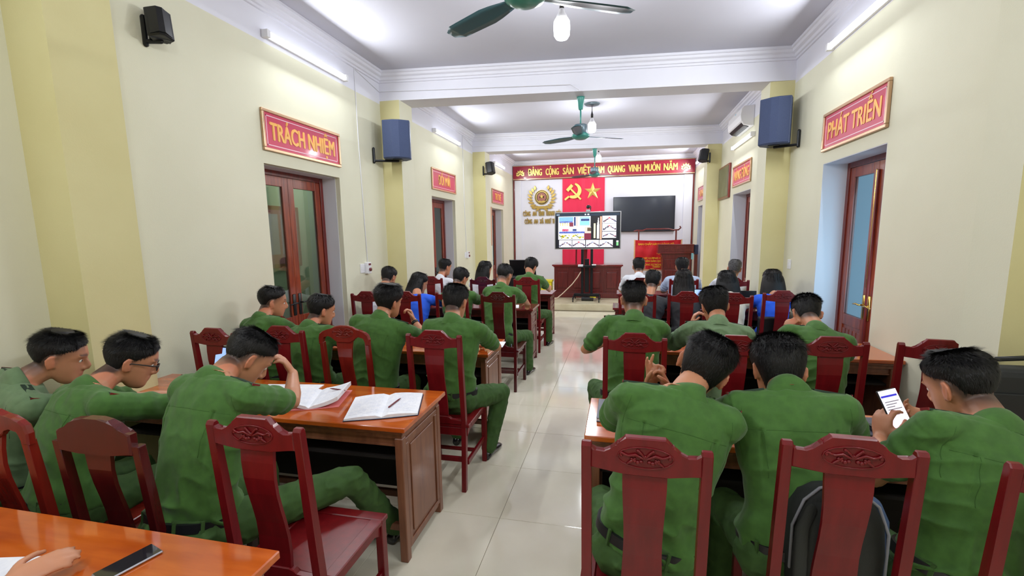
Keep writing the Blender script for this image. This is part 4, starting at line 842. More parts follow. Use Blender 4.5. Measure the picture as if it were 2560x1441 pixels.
    # ---- shirt
    m = MB(); torso(m, .010, t0=-.07 if belt is False else -.01, t1=1.02)
    for s, (E, Wr, d, nn, sd, A) in arms.items():
        m.tube([spine(.93) + r1 * s * .05 - u1 * .0, J[s] + u1 * .0], [.060, .066 * size], 14)
        q = sleeve; P = [J[s], J[s].lerp(E, .3), J[s].lerp(E, q * .8), J[s].lerp(E, q)]; rr = [.067 * size, .066 * size, .064 * size, .062 * size]
        if long_sleeve: P = [J[s], J[s].lerp(E, .5), E, E.lerp(Wr, .5), E.lerp(Wr, .93)]; rr = [.066 * size, .058, .052, .046, .038]
        m.tube(P, rr, 14)
    me = remesh(m, vox * 1.0, 4); co = getv(me); nm = getn(me)
    # torso coordinates for folds
    c0, c1 = np.array(Hp), np.array(N); ax = c1 - c0; Ln = np.linalg.norm(ax); ax = ax / Ln; rv = np.array(r1); fv = np.cross(ax, rv); rel = co - c0; tv_ = rel @ ax / Ln; uu = rel @ rv; ww = rel @ fv
    q = np.stack([uu * 9, tv_ * 14 * Ln + np.abs(uu) * 5.5, ww * 6], 1) + seed * 7.3; f1_ = vnoise(q, seed); ridge = 1 - np.abs(2 * f1_ - 1); amp = (.016 * np.exp(-((tv_ - .12) / .25) ** 2) + .007) * (1.15 if not female else .8)
    disp = (ridge ** 2 - .35) * amp
    q2 = np.stack([(uu + tv_ * .3) * 26, tv_ * 5, ww * 10], 1) + seed; f2_ = vnoise(q2, seed + 5); disp += (f2_ - .5) * .007
    back = (ww < 0) & (tv_ < 1.0); yoke = 1 / (1 + np.exp(-(tv_ - .80) / .006)); disp += back * yoke * .0028 * (np.abs(uu) < .21)
    if shirt in ('green', 'olive'):
        for ps in (-.125, .125): disp -= back * (tv_ < .80) * (tv_ > .35) * np.exp(-((uu - ps * (1 + .12 * (tv_ - .8))) / .006) ** 2) * .006 * np.clip((tv_ - .35) / .3, 0, 1)
    for s, (E, Wr, *_x) in arms.items():
        j = np.array(J[s]); e = np.array(E); a = e - j; la = np.linalg.norm(a); a = a / la; rl = co - j; ta = rl @ a / la; dist = np.linalg.norm(rl - np.outer(rl @ a, a), axis=1); near_arm = (ta > .15) * (dist < .085)
        ph = vnoise(np.stack([co[:, 0] * 6, co[:, 1] * 6, co[:, 2] * 6], 1), seed + 9); disp = np.where(near_arm > 0, disp * .4 + .0045 * np.sin(ta * 26 + ph * 16) * np.clip((ta - .15) * 3, 0, 1), disp)
        arm_hole = np.exp(-((ta - .02) / .03) ** 2) * (dist < .10); disp -= arm_hole * .002
    co = co + nm * disp[:, None]; setv(me, co); me.materials.append(M[shirt]); so_ = link('shirt', me, root)
    if shirt in ('green', 'olive') and vox < .009:                     # stitched yoke seam and back pleats lying on the cloth
        from mathutils.bvhtree import BVHTree
        tr_ = BVHTree.FromPolygons([tuple(v) for v in co], [tuple(p.vertices) for p in me.polygons]); k = MB(); sm_ = M['seam' if shirt == 'green' else 'seamo']; A_, U_, R_v = V(*ax), V(*rv), V(*fv)
        def trace(uts):
            ps = []
            for u_, t_ in uts:
                o_ = V(*c0) + A_ * t_ * Ln + U_ * u_ - R_v * .45; h_ = tr_.ray_cast(o_, R_v, .6)
                if h_[0] is not None and (not ps or (h_[0] - ps[-1]).length < .05): ps.append(h_[0])
            if len(ps) > 4: k.tube(ps, .0010, 5, round_ends=False)
        trace([(-.175 + .35 * i / 26, .80 - .02 * abs(i / 13 - 1) ** 2) for i in range(27)])
        for s_ in (-1, 1):
            trace([(s_ * (.118 - .012 * i / 14), .79 - .30 * i / 14) for i in range(15)]); trace([(s_ * (.178 + .01 * math.sin(i / 12 * PI)), .93 - .33 * i / 12) for i in range(13)])
        if k.v: link('back_seam', k.mesh('back_seam', sm_, True), so_)
    if shirt in ('green', 'olive') or shirt in ('shirtw', 'shirtb', 'cream'):                                     # folded collar
        cu = (jaw - N).normalized(); cr = r1; cf = cu.cross(cr) if False else (f1 - cu * f1.dot(cu)).normalized(); base = N + cu * .008; k = MB(); n = 28
        def cring(h, rx, ry, dy=0): 
            ax_ = u1.lerp(cu, max(0, min(1, (h + .04) / .06))).normalized(); return [base + ax_ * h + cr * rx * math.sin(a) + cf * (ry * math.cos(a) + dy - (.0)) - cu * (.020 * (1 + math.cos(a)) / 2) for a in [2 * PI * j / n for j in range(n)]]
        k.loft([cring(-.075, .112, .094), cring(-.055, .103, .091), cring(-.03, .092, .084), cring(-.008, .080, .076), cring(.012, .073, .070), cring(.030, .067, .066), cring(.033, .063, .062), cring(.028, .060, .059), cring(-.01, .058, .056)], caps=False)
        link('collar', k.mesh('collar', M[shirt], True), root)
    if epaul:
        for s in (-1, 1):
            e = MB(); a = spine(.965) + r1 * s * .085 + u1 * .036; bb = J[s] + u1 * .058 + r1 * s * .035; d = (bb - a).normalized(); g = (f1 - d * f1.dot(d)).normalized(); h = d.cross(g); h = h if h.z > 0 else -h
            rings = [[a + d * t * (bb - a).length + g * gx * .019 + h * hz for gx, hz in ((-1, -.004), (1, -.004), (1, .003), (-1, .003))] for t in (0, .25, .5, .75, 1)]
            e.loft(rings); eo = link('epaulette', e.mesh('epaulette', M['epaul']), root)
            MB().loft([[bb + d * t + g * gx * .0195 + h * hz for gx, hz in ((-1, -.005), (1, -.005), (1, .0045), (-1, .0045))] for t in (-.002, .001)]).obj('red_end', M['red'], eo)
    # ---- trousers
    m = MB(); torso(m, .006, t0=-.14, t1=.12)
    K = {}; hd = frame(0)[2]
    for s, kn, ft in ((-1, kneeL, footL), (1, kneeR, footR)):
        hp = Hp + V(s * .09, .0, -.035); kz = V(*kn) - O if kn else V(Hp.x + s * .13, Hp.y + .43, .50); fz = V(*ft) - O if ft else V(kz.x + s * .01, kz.y - .02, .09); K[s] = (hp, kz, fz)
        m.tube([hp, hp.lerp(kz, .5), kz], [.098, .086, .068], 14); m.tube([kz, kz.lerp(fz, .3), kz.lerp(fz, .7), fz], [.068, .066, .060, .060], 12)
    m.tube([Hp + V(-.1, -.01, -.03), Hp + V(.1, -.01, -.03)], .11, 14)
    me = remesh(m, vox * 1.15, 4); co = getv(me); nm = getn(me); f_ = vnoise(np.stack([co[:, 0] * 14, co[:, 1] * 20 + co[:, 0] * 8, co[:, 2] * 18], 1), seed + 2); co = co + nm * (((1 - np.abs(2 * f_ - 1)) ** 2 - .3) * .009)[:, None]; setv(me, co)
    me.materials.append(M[trouser]); link('trousers', me, root)
    for s in (-1, 1):
        fz = K[s][2]; dr = V(s * .12, 1, 0).normalized(); sd = V(dr.y, -dr.x, 0); sm = MB(); rings = []
        for t, hw, h in ((-.055, .030, .055), (-.02, .036, .075), (.05, .036, .075), (.10, .042, .055), (.16, .045, .045), (.20, .036, .032), (.215, .02, .02)):
            c = V(fz.x, fz.y, .003) + dr * t; rings.append([c + sd * hw * math.cos(a) + V(0, 0, h / 2 + h / 2 * math.sin(a)) for a in [2 * PI * j / 14 for j in range(14)]])
        sm.loft(rings); link('shoe', sm.mesh('shoe', M['shoe'], True), root)
    if belt:
        k = MB(); rg = []
        for t, g in ((-.005, .0), (-.005, .017), (.055, .017), (.055, .0)):
            c = spine(.03 + t); r, u, f = frame(.03); rg.append([c + f * .012 + r * (.179 * size * (1 + (broad - 1) * .6) + g) * math.sin(a) + f * (.137 + g) * math.cos(a) * (1 if math.cos(a) > 0 else .92) for a in [2 * PI * j / 36 for j in range(36)]])
        bo = link('belt', k.loft(rg, caps=False).mesh('belt', M['belt'], True, angle=.6), root)
        for ba in (2.3, 2.85, 3.43, 4.0):
            c = spine(.055); r, u, f = frame(.03); p = c + f * .012 + r * (.18 * size + .020) * math.sin(ba) + f * (.137 + .020) * math.cos(ba) * .92; o_ = (p - c).normalized(); tt = u.cross(o_).normalized()
            l = MB().loft([[p + u * h + tt * a + o_ * b_ for a, b_ in ((-.006, -.006), (.006, -.006), (.006, .002), (-.006, .002))] for h in (-.032, .028)]); l.obj('belt_loop', M[trouser], bo)
    if keys:
        k = MB(); 
        for i in range(7): k.ball(spine(.0) + r1 * .185 + V(.0, -.03 + .006 * (i % 2), -.01 - i * .018), .009, 6, 4, (1, .6, 1.3))
        k.obj('key_bunch', M['silver'], root)
    if watch is not None:
        E, Wr = arms[watch][0], arms[watch][1]; dd = (Wr - E).normalized(); MB().tube([Wr - dd * .035, Wr - dd * .012], [.031, .030], 14, round_ends=False).obj('watch', M['black'], root, smooth=True)
    # ---- hair
    hm = M[hairmat]; cap = MB(); NT, NS = 40, 12
    def hairline(a): 
        base = np.interp(a, [0, .6, 1.1, 1.45, 1.75, 2.2, PI], [.078, .072, .045, .020, .004, -.058, -.085]) if hair != 'full' else np.interp(a, [0, .6, 1.1, 1.45, 1.75, 2.2, PI], [.076, .068, .030, .006, -.016, -.080, -.108]); 
        if hair == 'fade': base += np.interp(a, [0, 1.1, 1.6, 2.4, PI], [0, .010, .022, .040, .045])
        return base
    thick = {'short': .016, 'fade': .017, 'full': .022, 'long': .020, 'bob': .022}[hair]
    def hp_(th, s_, off=0.0):
        zl = hairline(abs(th)) - (.0 if hair != 'bob' else 0); z = zl + (.117 - zl) * math.sin(s_ * PI / 2) ** 1.0; yf, yb, hw = hsec(z); c, s = math.cos(th), math.sin(th); t = thick * (1 - math.exp(-s_ * 5.0)) * (1.12 if s_ > .5 else 1.0) - (.004 if s_ == 0 else 0) + off
        if abs(th) < .9 and hair in ('short', 'fade', 'full'): t += .006 * math.sin(min(1, s_ * 1.4) * PI) 
        rx, ry = hw + t, (yf - yb) / 2 + t; e = .88; return V(rx * math.copysign(abs(s) ** e, s), (yf + yb) / 2 + ry * math.copysign(abs(c) ** e, c), z + t * .95 * s_)
    rings = []
    for i in range(NS + 1):
        s_ = i / NS; rings.append([hp_(-PI + 2 * PI * j / NT, min(s_, .985)) + V(0, 0, 0) for j in range(NT)])
    k0 = len(cap.v); cap.loft(rings); co = np.array(cap.v); nn_ = vnoise(co * 55 + seed, seed)[:, None] - .5; ctr = np.array((0, -.01, .03)); dr = co - ctr; dr /= np.linalg.norm(dr, axis=1)[:, None]; co = co + dr * nn_ * (.006 if hair != 'long' else .003); cap.v = [tuple(p) for p in co]
    # strands
    ns = 9000 if near else 1500; sv = []; wd = .0013 if near else .0024; TH = rs.rand(ns) * 2 * PI - PI; SS = rs.rand(ns) ** .75
    for i in range(ns):
        th, s_ = TH[i], SS[i] * .97 + .015; p = hp_(th, s_, -.003); p2 = hp_(th, min(.99, s_ + .03), -.003); outv = (p - V(0, -.01, .03)).normalized(); dn = (p - p2).normalized() if abs(th) > 1.0 or s_ < .6 else (V(.35, .9, 0) * (1 if hair != 'long' else .2)).normalized()
        if s_ > .75: w_ = (V(p.x, p.y + .035, 0)); dn = (dn + w_.normalized() * .8).normalized() if w_.length > 1e-4 else dn
        ln = (.013 + .015 * rs.rand()) * (1.25 if s_ > .5 else .75); jt = V(*(rs.rand(3) - .5)) * .5; v = (dn * .95 + outv * (.5 if s_ > .4 else .2) + jt * .5).normalized() * ln; sd = v.cross(outv); sd = sd.normalized() * wd if sd.length > 0 else V(wd, 0, 0)
        sv.append((p + sd, p - sd, p + v))
    k = len(cap.v); cap.v += [tuple(q) for t in sv for q in t]; cap.f += [(k + 3 * i, k + 3 * i + 1, k + 3 * i + 2) for i in range(ns)]; cap.m += [0] * ns
    if hair in ('long', 'bob'):
        Ln_ = long or (.30 if hair == 'long' else .15); rg = []
        for i in range(12):
            t = i / 11; z = .085 - (Ln_ + .085) * t; q = min(1, t * 3); hw = float(np.interp(t, [0, .12, .35, 1], [.078, .104, .116, .116 if hair == 'long' else .136])); yf = .03 - .03 * t; yb = -.10 - .035 * math.sin(min(1, t * 1.6) * 1.5) ; 
            rg.append([V(hw * math.sin(a) * (1 + .02 * math.sin(a * 9 + t * 3)), (yf + yb) / 2 + (yf - yb) / 2 * math.cos(a), z + .008 * math.sin(a * 11) * t) for a in [2 * PI * j / 32 for j in range(32)]])
        cap.loft(rg)
        for i in range(700):
            a = rs.rand() * 2 * PI; t = rs.rand() * .8; z = .07 - (Ln_ + .07) * t; hw = float(np.interp(t, [0, .12, .35, 1], [.080, .106, .118, .118 if hair == 'long' else .138])); p = V(hw * math.sin(a), -.045 + .085 * math.cos(a), z); q = p + V((rs.rand() - .5) * .015, (rs.rand() - .5) * .01, -.09 - .05 * rs.rand()); 
            if hair == 'long': q.x *= .94
            sd = V(math.cos(a), -math.sin(a), 0) * .0022; kk = len(cap.v); cap.v += [tuple(p + sd), tuple(p - sd), tuple(q)]; cap.f.append((kk, kk + 1, kk + 2)); cap.m.append(0)
    hme = cap.mesh('hair', hm, True, recalc=False); ho = link('hair', hme, root); ho.matrix_local = Th
    if glasses:
        g = MB()
        for s in (-1, 1):
            rim = [V(s * .034 + .024 * math.cos(a), .108 - .004 * abs(math.cos(a)), .002 + .017 * math.copysign(abs(math.sin(a)) ** .7, math.sin(a))) for a in [2 * PI * j / 16 for j in range(17)]]
            g.tube(rim, .0022, 6, caps=False, round_ends=False); g.tube([(s * .058, .104, .012), (s * .078, .08, .012), (s * .084, .0, .008), (s * .083, -.015, -.006)], [.0035, .003, .0025, .0025], 6)
        g.tube([(-.01, .108, .006), (0, .111, .009), (.01, .108, .006)], .002, 6); go = g.obj('glasses', M['black'], root, smooth=True); go.matrix_local = Th
        l = MB(); [l.cyl((s * .034, .1045, .002), .021, .0008, 16, 'y') for s in (-1, 1)]; lo = l.obj('lens', M['lens'], go)
    return root
HV = dict(w=0)
def arm(w, **k): return dict(w=w, **k)
# seated people; hips and necks placed on their chairs, heads where the photo shows them
G = 'men in green uniform shirts'
FRONT = (0, .45, 0)
# near left row
person('man in faded olive uniform at the far left, short hair, looking right', (-2.98, 1.50, .57), (-2.86, 1.56, 1.06), (-2.80, 1.70, 1.15), (.75, .30, .05), ty=.25, shirt='olive', hair='fade', group=G, vox=.0068, seed=3, broad=1.06,
       L=arm((-2.86, 1.93, .84), pole=(-.2, -.6, -.8)), R=arm((-2.62, 2.08, .83)), kneeL=(-2.94, 1.84, .5), footL=(-2.90, 1.74, .09))
person('man in green uniform wearing black-rimmed glasses, facing right over his papers', (-2.45, 1.42, .57), (-2.43, 1.58, 1.05), (-2.42, 1.76, 1.135), (.62, .42, .06), ty=.32, shirt='green', hair='short', group=G, vox=.0068, seed=5, glasses=True, broad=1.14,
       L=arm((-2.40, 2.12, .83)), R=arm((-2.05, 2.16, .83), d=(-.3, 1, -.1)))
person('man in green uniform rubbing his forehead with one hand, near left', (-1.72, 1.40, .58), (-1.70, 1.58, 1.14), (-1.72, 1.76, 1.18), (.45, .78, .05), ty=.12, shirt='green', hair='fade', group=G, vox=.0062, seed=7,
       L=arm((-2.02, 2.08, .84)), R=arm((-1.665, 1.99, 1.04), pole=(.7, .55, -1), d=(-.25, -.35, .9), n=(-.75, -.6, 0), s=(-.5, .5, .4), curl=.55, thumb=.2), kneeR=(-1.28, 1.86, .56), kneeL=(-1.80, 1.88, .54), footR=(-1.24, 2.2, .09))
# second left row
person('man in green uniform by the left wall looking right, second row', (-2.86, 3.08, .57), (-2.90, 3.18, 1.08), (-2.93, 3.33, 1.19), (.75, .18, .05), ty=.2, hair='fade', group=G, vox=.0085, seed=11, L=arm((-2.95, 3.56, .83)), R=arm((-2.6, 3.56, .83)))
person('man in green uniform with short hair beside the left glass door, second row', (-2.40, 3.06, .57), (-2.44, 3.16, 1.02), (-2.45, 3.32, 1.13), (.55, .25, .05), ty=.15, hair='short', group=G, vox=.0085, seed=13, L=arm((-2.55, 3.56, .83)), R=arm((-2.2, 3.56, .83)))
person('thickset man in green uniform resting his chin on his right hand', (-1.86, 3.06, .57), (-1.80, 3.16, 1.11), (-1.80, 3.28, 1.225), (.35, .10, .12), ty=.0, hair='full', group=G, vox=.0075, seed=17, broad=1.12, belt=True,
       L=arm((-2.0, 3.55, .83)), R=arm((-1.66, 3.42, 1.05), pole=(.9, .2, -1), d=(-.2, -.1, .9), n=(-.8, -.5, .1), s=(0, -1, .3), curl=.95), watch=1)
person('man in green uniform at the aisle end of the second left row', (-1.20, 3.02, .58), (-1.19, 3.12, 1.12), (-1.22, 3.24, 1.235), (.12, .35, .0), hair='short', group=G, vox=.0075, seed=19, broad=1.04,
       L=arm((-1.35, 3.56, .83)), R=arm((-1.05, 3.52, .85), pole=(1, -.1, -.6)), kneeR=(-.90, 3.37, .50), footR=(-.98, 3.24, .09), kneeL=(-1.30, 3.45, .5))
# third left row
person('dark haired man mostly hidden near the left wall, third row', (-2.86, 5.0, .57), (-2.92, 5.1, 1.02), (-2.97, 5.45, 1.20), (.1, .4, 0), hair='short', vox=.011, seed=23, shirt='shirtw', trouser='darkt', epaul=False, L=arm((-3.0, 5.8, .83)), R=arm((-2.7, 5.8, .83)))
person('woman in a bright blue jacket with a long dark ponytail, third left row', (-2.42, 5.05, .56), (-2.45, 5.2, 1.00), (-2.52, 5.40, 1.13), (.55, .35, .05), hair='long', long=.30, vox=.010, seed=29, female=True, shirt='blue', trouser='darkt', epaul=False, belt=False, long_sleeve=True, L=arm((-2.6, 5.8, .82)), R=arm((-2.25, 5.8, .82)))
person('man in green uniform bent over, third left row', (-1.92, 5.12, .57), (-1.95, 5.28, 1.04), (-1.98, 5.46, 1.19), (.35, .5, .05), hair='short', group=G, vox=.010, seed=31, L=arm((-2.05, 5.85, .82)), R=arm((-1.75, 5.85, .82)))
person('man in green uniform with keys on his belt, writing at the aisle, third left row', (-1.38, 4.98, .57), (-1.36, 5.2, 1.12), (-1.37, 5.36, 1.24), (.3, .5, .05), ty=.1, hair='fade', group=G, vox=.0085, seed=37, keys=True,
       L=arm((-1.5, 5.85, .82)), R=arm((-1.13, 5.72, .83), pole=(1, 0, -.8), curl=.8), kneeR=(-1.10, 5.42, .50))
# front left row
person('man in a white shirt in the front left row', (-2.82, 6.70, .57), (-2.80, 6.80, 1.06), (-2.79, 6.98, 1.225), (.5, .2, .05), hair='short', vox=.011, seed=41, shirt='shirtw', trouser='darkt', epaul=False, L=arm((-2.9, 7.35, .82)), R=arm((-2.6, 7.35, .82)))
person('woman in a white blouse with long black hair in the front left row', (-2.10, 6.60, .56), (-2.06, 6.72, 1.02), (-2.07, 6.88, 1.19), (.45, .15, .05), hair='long', long=.22, vox=.011, seed=43, female=True, shirt='shirtw', trouser='darkt', epaul=False, belt=False, L=arm((-2.2, 7.3, .82)), R=arm((-1.9, 7.3, .82)))
person('man in green uniform holding a pen at the aisle end of the front left row', (-1.36, 6.52, .57), (-1.32, 6.76, 1.11), (-1.345, 6.92, 1.23), (.30, .55, .05), ty=.15, hair='full', group=G, vox=.0085, seed=47, L=arm((-1.45, 7.3, .82)), R=arm((-1.09, 7.20, .83), pole=(1, 0, -.7), curl=.8, d=(-.1, .5, .7)), kneeR=(-1.08, 6.95, .50))
# nearest right row
person('man in green uniform tilting his head, both hands raised with fingers crossed', (.12, 1.62, .59), (.235, 1.73, 1.14), (.335, 1.87, 1.205), (.15, .32, .46), tr=.18, hair='full', group=G, vox=.0060, seed=53, broad=1.02, L=arm((.155, 2.03, 1.055), pole=(-.9, .1, -1), d=(-.05, .1, 1), n=(.8, -.6, 0), s=(-.3, -1, 0), curls=(.15, .2, .9, 1.0), thumb=.7, spread=.4),
       R=arm((.225, 2.04, 1.055), pole=(.9, .2, -1), d=(-.45, 0, .9), n=(-.8, -.3, -.5), s=(.2, -1, .2), curls=(.8, .9, .2, .3), thumb=.5, spread=.3), kneeL=(-.06, 2.02, .50), kneeR=(.26, 2.02, .5))
person('man in green uniform with thick black hair bowed over the desk, nearest right row', (.655, 1.72, .58), (.635, 1.83, 1.135), (.635, 1.95, 1.185), (-.02, .50, .02), hair='full', group=G, vox=.0062, seed=59, L=arm((.46, 2.22, .83), pole=(-1, -.1, -.5)), R=arm((.85, 2.22, .83), pole=(1, -.1, -.5)), kneeL=(.50, 2.1, .5), kneeR=(.82, 2.1, .5))
person('man in green uniform reading a smartphone held in both hands', (1.12, 1.62, .59), (1.255, 1.76, 1.075), (1.245, 1.92, 1.165), (-.38, .40, -.05), ty=-.2, tr=-.02, hair='fade', group=G, vox=.0060, seed=61, broad=1.06,
       L=arm((1.065, 2.04, .90), pole=(-.7, -.3, -1), d=(.15, .25, 1), n=(.7, .5, .2), s=(.4, -.9, .3), curl=.62, thumb=.9), R=arm((1.30, 2.12, .96), pole=(.8, .2, -1), d=(-1, .1, .25), n=(0, -.5, .8), s=(-.1, -.7, .6), curl=.5, thumb=.3))
# second right row
person('man in green uniform with cropped hair at the aisle, second right row', (.08, 3.16, .58), (.12, 3.34, 1.13), (.112, 3.46, 1.245), (-.05, .30, .02), hair='fade', group=G, vox=.0075, seed=67, broad=1.04, L=arm((-.125, 3.62, .86), pole=(-1, .0, -1), d=(-.1, .3, 1), n=(1, 0, 0), curl=.9), R=arm((.35, 3.85, .83)), kneeL=(-.17, 3.62, .50), footL=(-.12, 3.65, .09))
person('man in a faded olive uniform resting his head on his left hand', (.66, 3.20, .57), (.70, 3.41, 1.09), (.70, 3.56, 1.195), (-.12, .35, -.08), hair='full', group=G, vox=.0075, seed=71, shirt='olive', broad=1.05, L=arm((.56, 3.66, 1.03), pole=(-.9, .3, -1), d=(.25, -.1, 1), n=(.9, -.1, 0), s=(0, -1, .2), curl=.7), R=arm((.88, 3.88, .83)))
person('man in green uniform bowing low with a hand on his head, second right row', (1.28, 3.22, .57), (1.37, 3.48, 1.05), (1.36, 3.66, 1.135), (.05, .75, .05), tr=.05, hair='short', group=G, vox=.0075, seed=73, L=arm((1.215, 3.62, 1.0), pole=(-.9, .2, -1), d=(.3, -.05, 1), n=(.8, .6, 0), s=(.2, -1, .2), curl=.85, thumb=.6), R=arm((1.55, 3.9, .83)))
# third right row
person('young man in a dark jacket, third right row', (.28, 5.32, .56), (.36, 5.5, 1.0), (.40, 5.68, 1.15), (.1, .35, .1), hair='short', vox=.010, seed=79, shirt='darkc', trouser='darkt', epaul=False, long_sleeve=True, L=arm((.25, 6.1, .82)), R=arm((.5, 6.1, .82)))
person('woman with long straight dark hair down her back, third right row', (.76, 5.38, .56), (.75, 5.5, 1.0), (.75, 5.64, 1.165), (0, .2, .02), hair='long', hairmat='hairbrown', long=.34, vox=.010, seed=83, female=True, shirt='darkc', trouser='darkt', epaul=False, belt=False, long_sleeve=True, L=arm((.6, 6.1, .82)), R=arm((.9, 6.1, .82)))
person('woman with a black bob in a cream top, third right row', (1.22, 5.36, .56), (1.24, 5.5, 1.0), (1.235, 5.66, 1.15), (0, .2, -.02), hair='bob', long=.15, vox=.010, seed=89, female=True, shirt='cream', trouser='darkt', epaul=False, belt=False, long_sleeve=True, L=arm((1.1, 6.1, .82)), R=arm((1.4, 6.1, .82)))
person('woman with a brown-black bob in a bright blue top, third right row', (1.70, 5.50, .56), (1.74, 5.64, 1.0), (1.76, 5.80, 1.155), (0, .2, .02), hair='bob', hairmat='hairbrown', long=.17, vox=.010, seed=97, female=True, shirt='blue', trouser='darkt', epaul=False, belt=False, long_sleeve=True, L=arm((1.6, 6.2, .82)), R=arm((1.9, 6.2, .82)))
# front right row
person('man in a white shirt at the aisle, front right row', (.26, 6.84, .57), (.30, 7.04, 1.09), (.30, 7.2, 1.22), (0, .3, 0), hair='short', vox=.011, seed=101, shirt='shirtw', trouser='darkt', epaul=False, L=arm((.12, 7.45, .82)), R=arm((.42, 7.45, .82)))
person('man in a pale blue shirt in front of the lectern', (.92, 6.96, .57), (.93, 7.08, 1.09), (.935, 7.22, 1.22), (0, .2, 0), hair='full', vox=.011, seed=103, shirt='shirtb', trouser='darkt', epaul=False, broad=1.08, L=arm((.75, 7.5, .82)), R=arm((1.1, 7.5, .82)))
person('older man with greying hair in a white shirt, front right row', (1.52, 6.94, .57), (1.60, 7.06, 1.04), (1.67, 7.2, 1.195), (.2, .2, .08), hair='short', hairmat='hairgrey', vox=.011, seed=107, shirt='shirtw', trouser='darkt', epaul=False, L=arm((1.4, 7.5, .82)), R=arm((1.68, 7.5, .82), pole=(.2,-.4,-.8)))
# person at the near left desk, only a hand in view
person('person at the lower left edge of whom only one hand shows over the paper', (-1.98, .16, .58), (-1.92, .34, 1.10), (-1.90, .46, 1.26), (0, .3, 0), hair='short', group=G, vox=.0075, seed=109, L=arm((-2.15, .72, .83)), R=arm((-1.62, .79, .815), pole=(1, -.2, -.4), d=(.35, .9, .10), n=(-.4, -.2, -.9), s=(-.8, .5, .2), curl=.22, thumb=.3, spread=.05))
# ------------------------------------------------------------------ things on the desks
def notebook(pts, z, label, cover, h=.014, lines=True, cat='notebook', lift=0.0):
    """open notebook: pts = near-left, near-middle, near-right, far-right, far-middle, far-left on the desk plane"""
    cx_, cy_ = sum(p[0] for p in pts) / 6, sum(p[1] for p in pts) / 6; t = thing('open_notebook', label, cat, (cx_, cy_, z)); P = [(p[0] - cx_, p[1] - cy_) for p in pts]
    def grow(q, g): 
        r = math.hypot(*q); return (q[0] * (1 + g / r), q[1] * (1 + g / r))
    c = MB(); c.prism([grow(q, .006) for q in P], 'z', 0, .003); c.obj('cover', cover, t)
    for nm, idx in (('page_block', (0, 1, 4, 5)), ('page_block', (1, 2, 3, 4))):
        m_ = MB(); A = [P[i] for i in idx]; N_ = 6; rings = []
        for i in range(N_ + 1):
            q = i / N_; a = Vector(A[0]).lerp(Vector(A[1]), q); b_ = Vector(A[3]).lerp(Vector(A[2]), q); q2 = q if idx[0] == 0 else 1 - q; zt = .003 + h * (1 - .35 * (1 - q2)) + .006 * math.sin(q2 * PI * .9) - (h * .7 if q2 > .98 else 0) + lift * (1 - q2) ** 2
            rings.append([V(a.x, a.y, .003 + lift * (1 - q2) ** 2 * .7), V(b_.x, b_.y, .003 + lift * (1 - q2) ** 2 * .7), V(b_.x, b_.y, zt), V(a.x, a.y, zt)])
        m_.loft(rings); blk = m_.obj(nm, M['paper'], t)
        if lines:
            l = MB(); rr = random.Random(5)
            for k in range(13):
                v = .07 + k * .067; x0 = .08; 
                while x0 < .86:
                    wv = .05 + rr.random() * .09; x1 = min(.9, x0 + wv); ps = []
                    for q, dv in ((x0, 0), (x1, 0), (x1, .006), (x0, .006)):
                        a = Vector(A[0]).lerp(Vector(A[1]), q); b_ = Vector(A[3]).lerp(Vector(A[2]), q); p = a.lerp(b_, 1 - v - dv); q2 = q if idx[0] == 0 else 1 - q; zt = .003 + h * (1 - .35 * (1 - q2)) + .006 * math.sin(q2 * PI * .9) + lift * (1 - q2) ** 2 + .0008; ps.append((p.x, p.y, zt))
                    l.add(ps, [(0, 1, 2, 3)]); x0 = x1 + .02
            lo = l.obj('handwriting', M['ink'], blk); lo['kind'] = 'stuff'
    return t
Z = .781
notebook([(-1.405, 2.02), (-1.225, 2.09), (-1.055, 2.17), (-1.16, 2.47), (-1.35, 2.41), (-1.53, 2.33)], Z, 'open notebook with handwriting nearest the aisle on the near left desk', M['bookdark'])
notebook([(-1.80, 2.10), (-1.70, 2.13), (-1.56, 2.20), (-1.64, 2.46), (-1.82, 2.42), (-1.98, 2.34)], Z, 'open notebook with a lifted page in front of the man rubbing his forehead', M['pinkc'], lift=.05)
def pen(a, b, label, m_): return MB().tube([a, Vector(a).lerp(Vector(b), .8), b], [.0045, .0045, .0015], 8).obj('pen', m_, smooth=True, label=label, category='pen', group='pens on the desks')
pen((-1.235, 2.19, Z + .026), (-1.235, 2.33, Z + .026), 'maroon pen lying on the open notebook nearest the aisle', M['pen']); pen((-1.60, 2.33, Z + .05), (-1.72, 2.36, Z + .045), 'pen lying on the notebook with the lifted page', M['pen'])
def sheet(x, y, w, h, rz, z, label, name='paper_sheet', cat='paper'):
    o = MB().box(-w / 2, w / 2, -h / 2, h / 2, 0, .003).obj(name, M['paper'], label=label, category=cat, group='papers on the desks'); o.location = (x, y, z); o.rotation_euler = (0, 0, rz); return o
sheet(-2.05, 2.36, .38, .28, .15, Z, 'white paper in front of the man with glasses'); sheet(-1.80, .83, .22, .15, .25, Z, 'white paper under the hand at the lower left'); sheet(-1.18, .70, .2, .14, -.4, Z, 'corner of white paper at the bottom edge of the near left desk')
sheet(-1.03, 3.78, .10, .2, .1, Z, 'white paper at the aisle corner of the second left desk'); sheet(-1.42, 5.92, .2, .26, .2, .772, 'white paper under the writing man of the third left row'); sheet(.1, 7.6, .16, .12, .3, .772, 'folded white paper at the aisle end of the front right desk')
ph = thing('smartphone', 'black smartphone lying on the near left desk', 'phone', (-1.425, .955, Z), -.48 + .2); MB().box(-.036, .036, -.075, .075, 0, .008, b=.003).obj('case', M['silver'], ph); MB().box(-.033, .033, -.072, .072, .0078, .0085).obj('screen', M['phonegl'], ph)
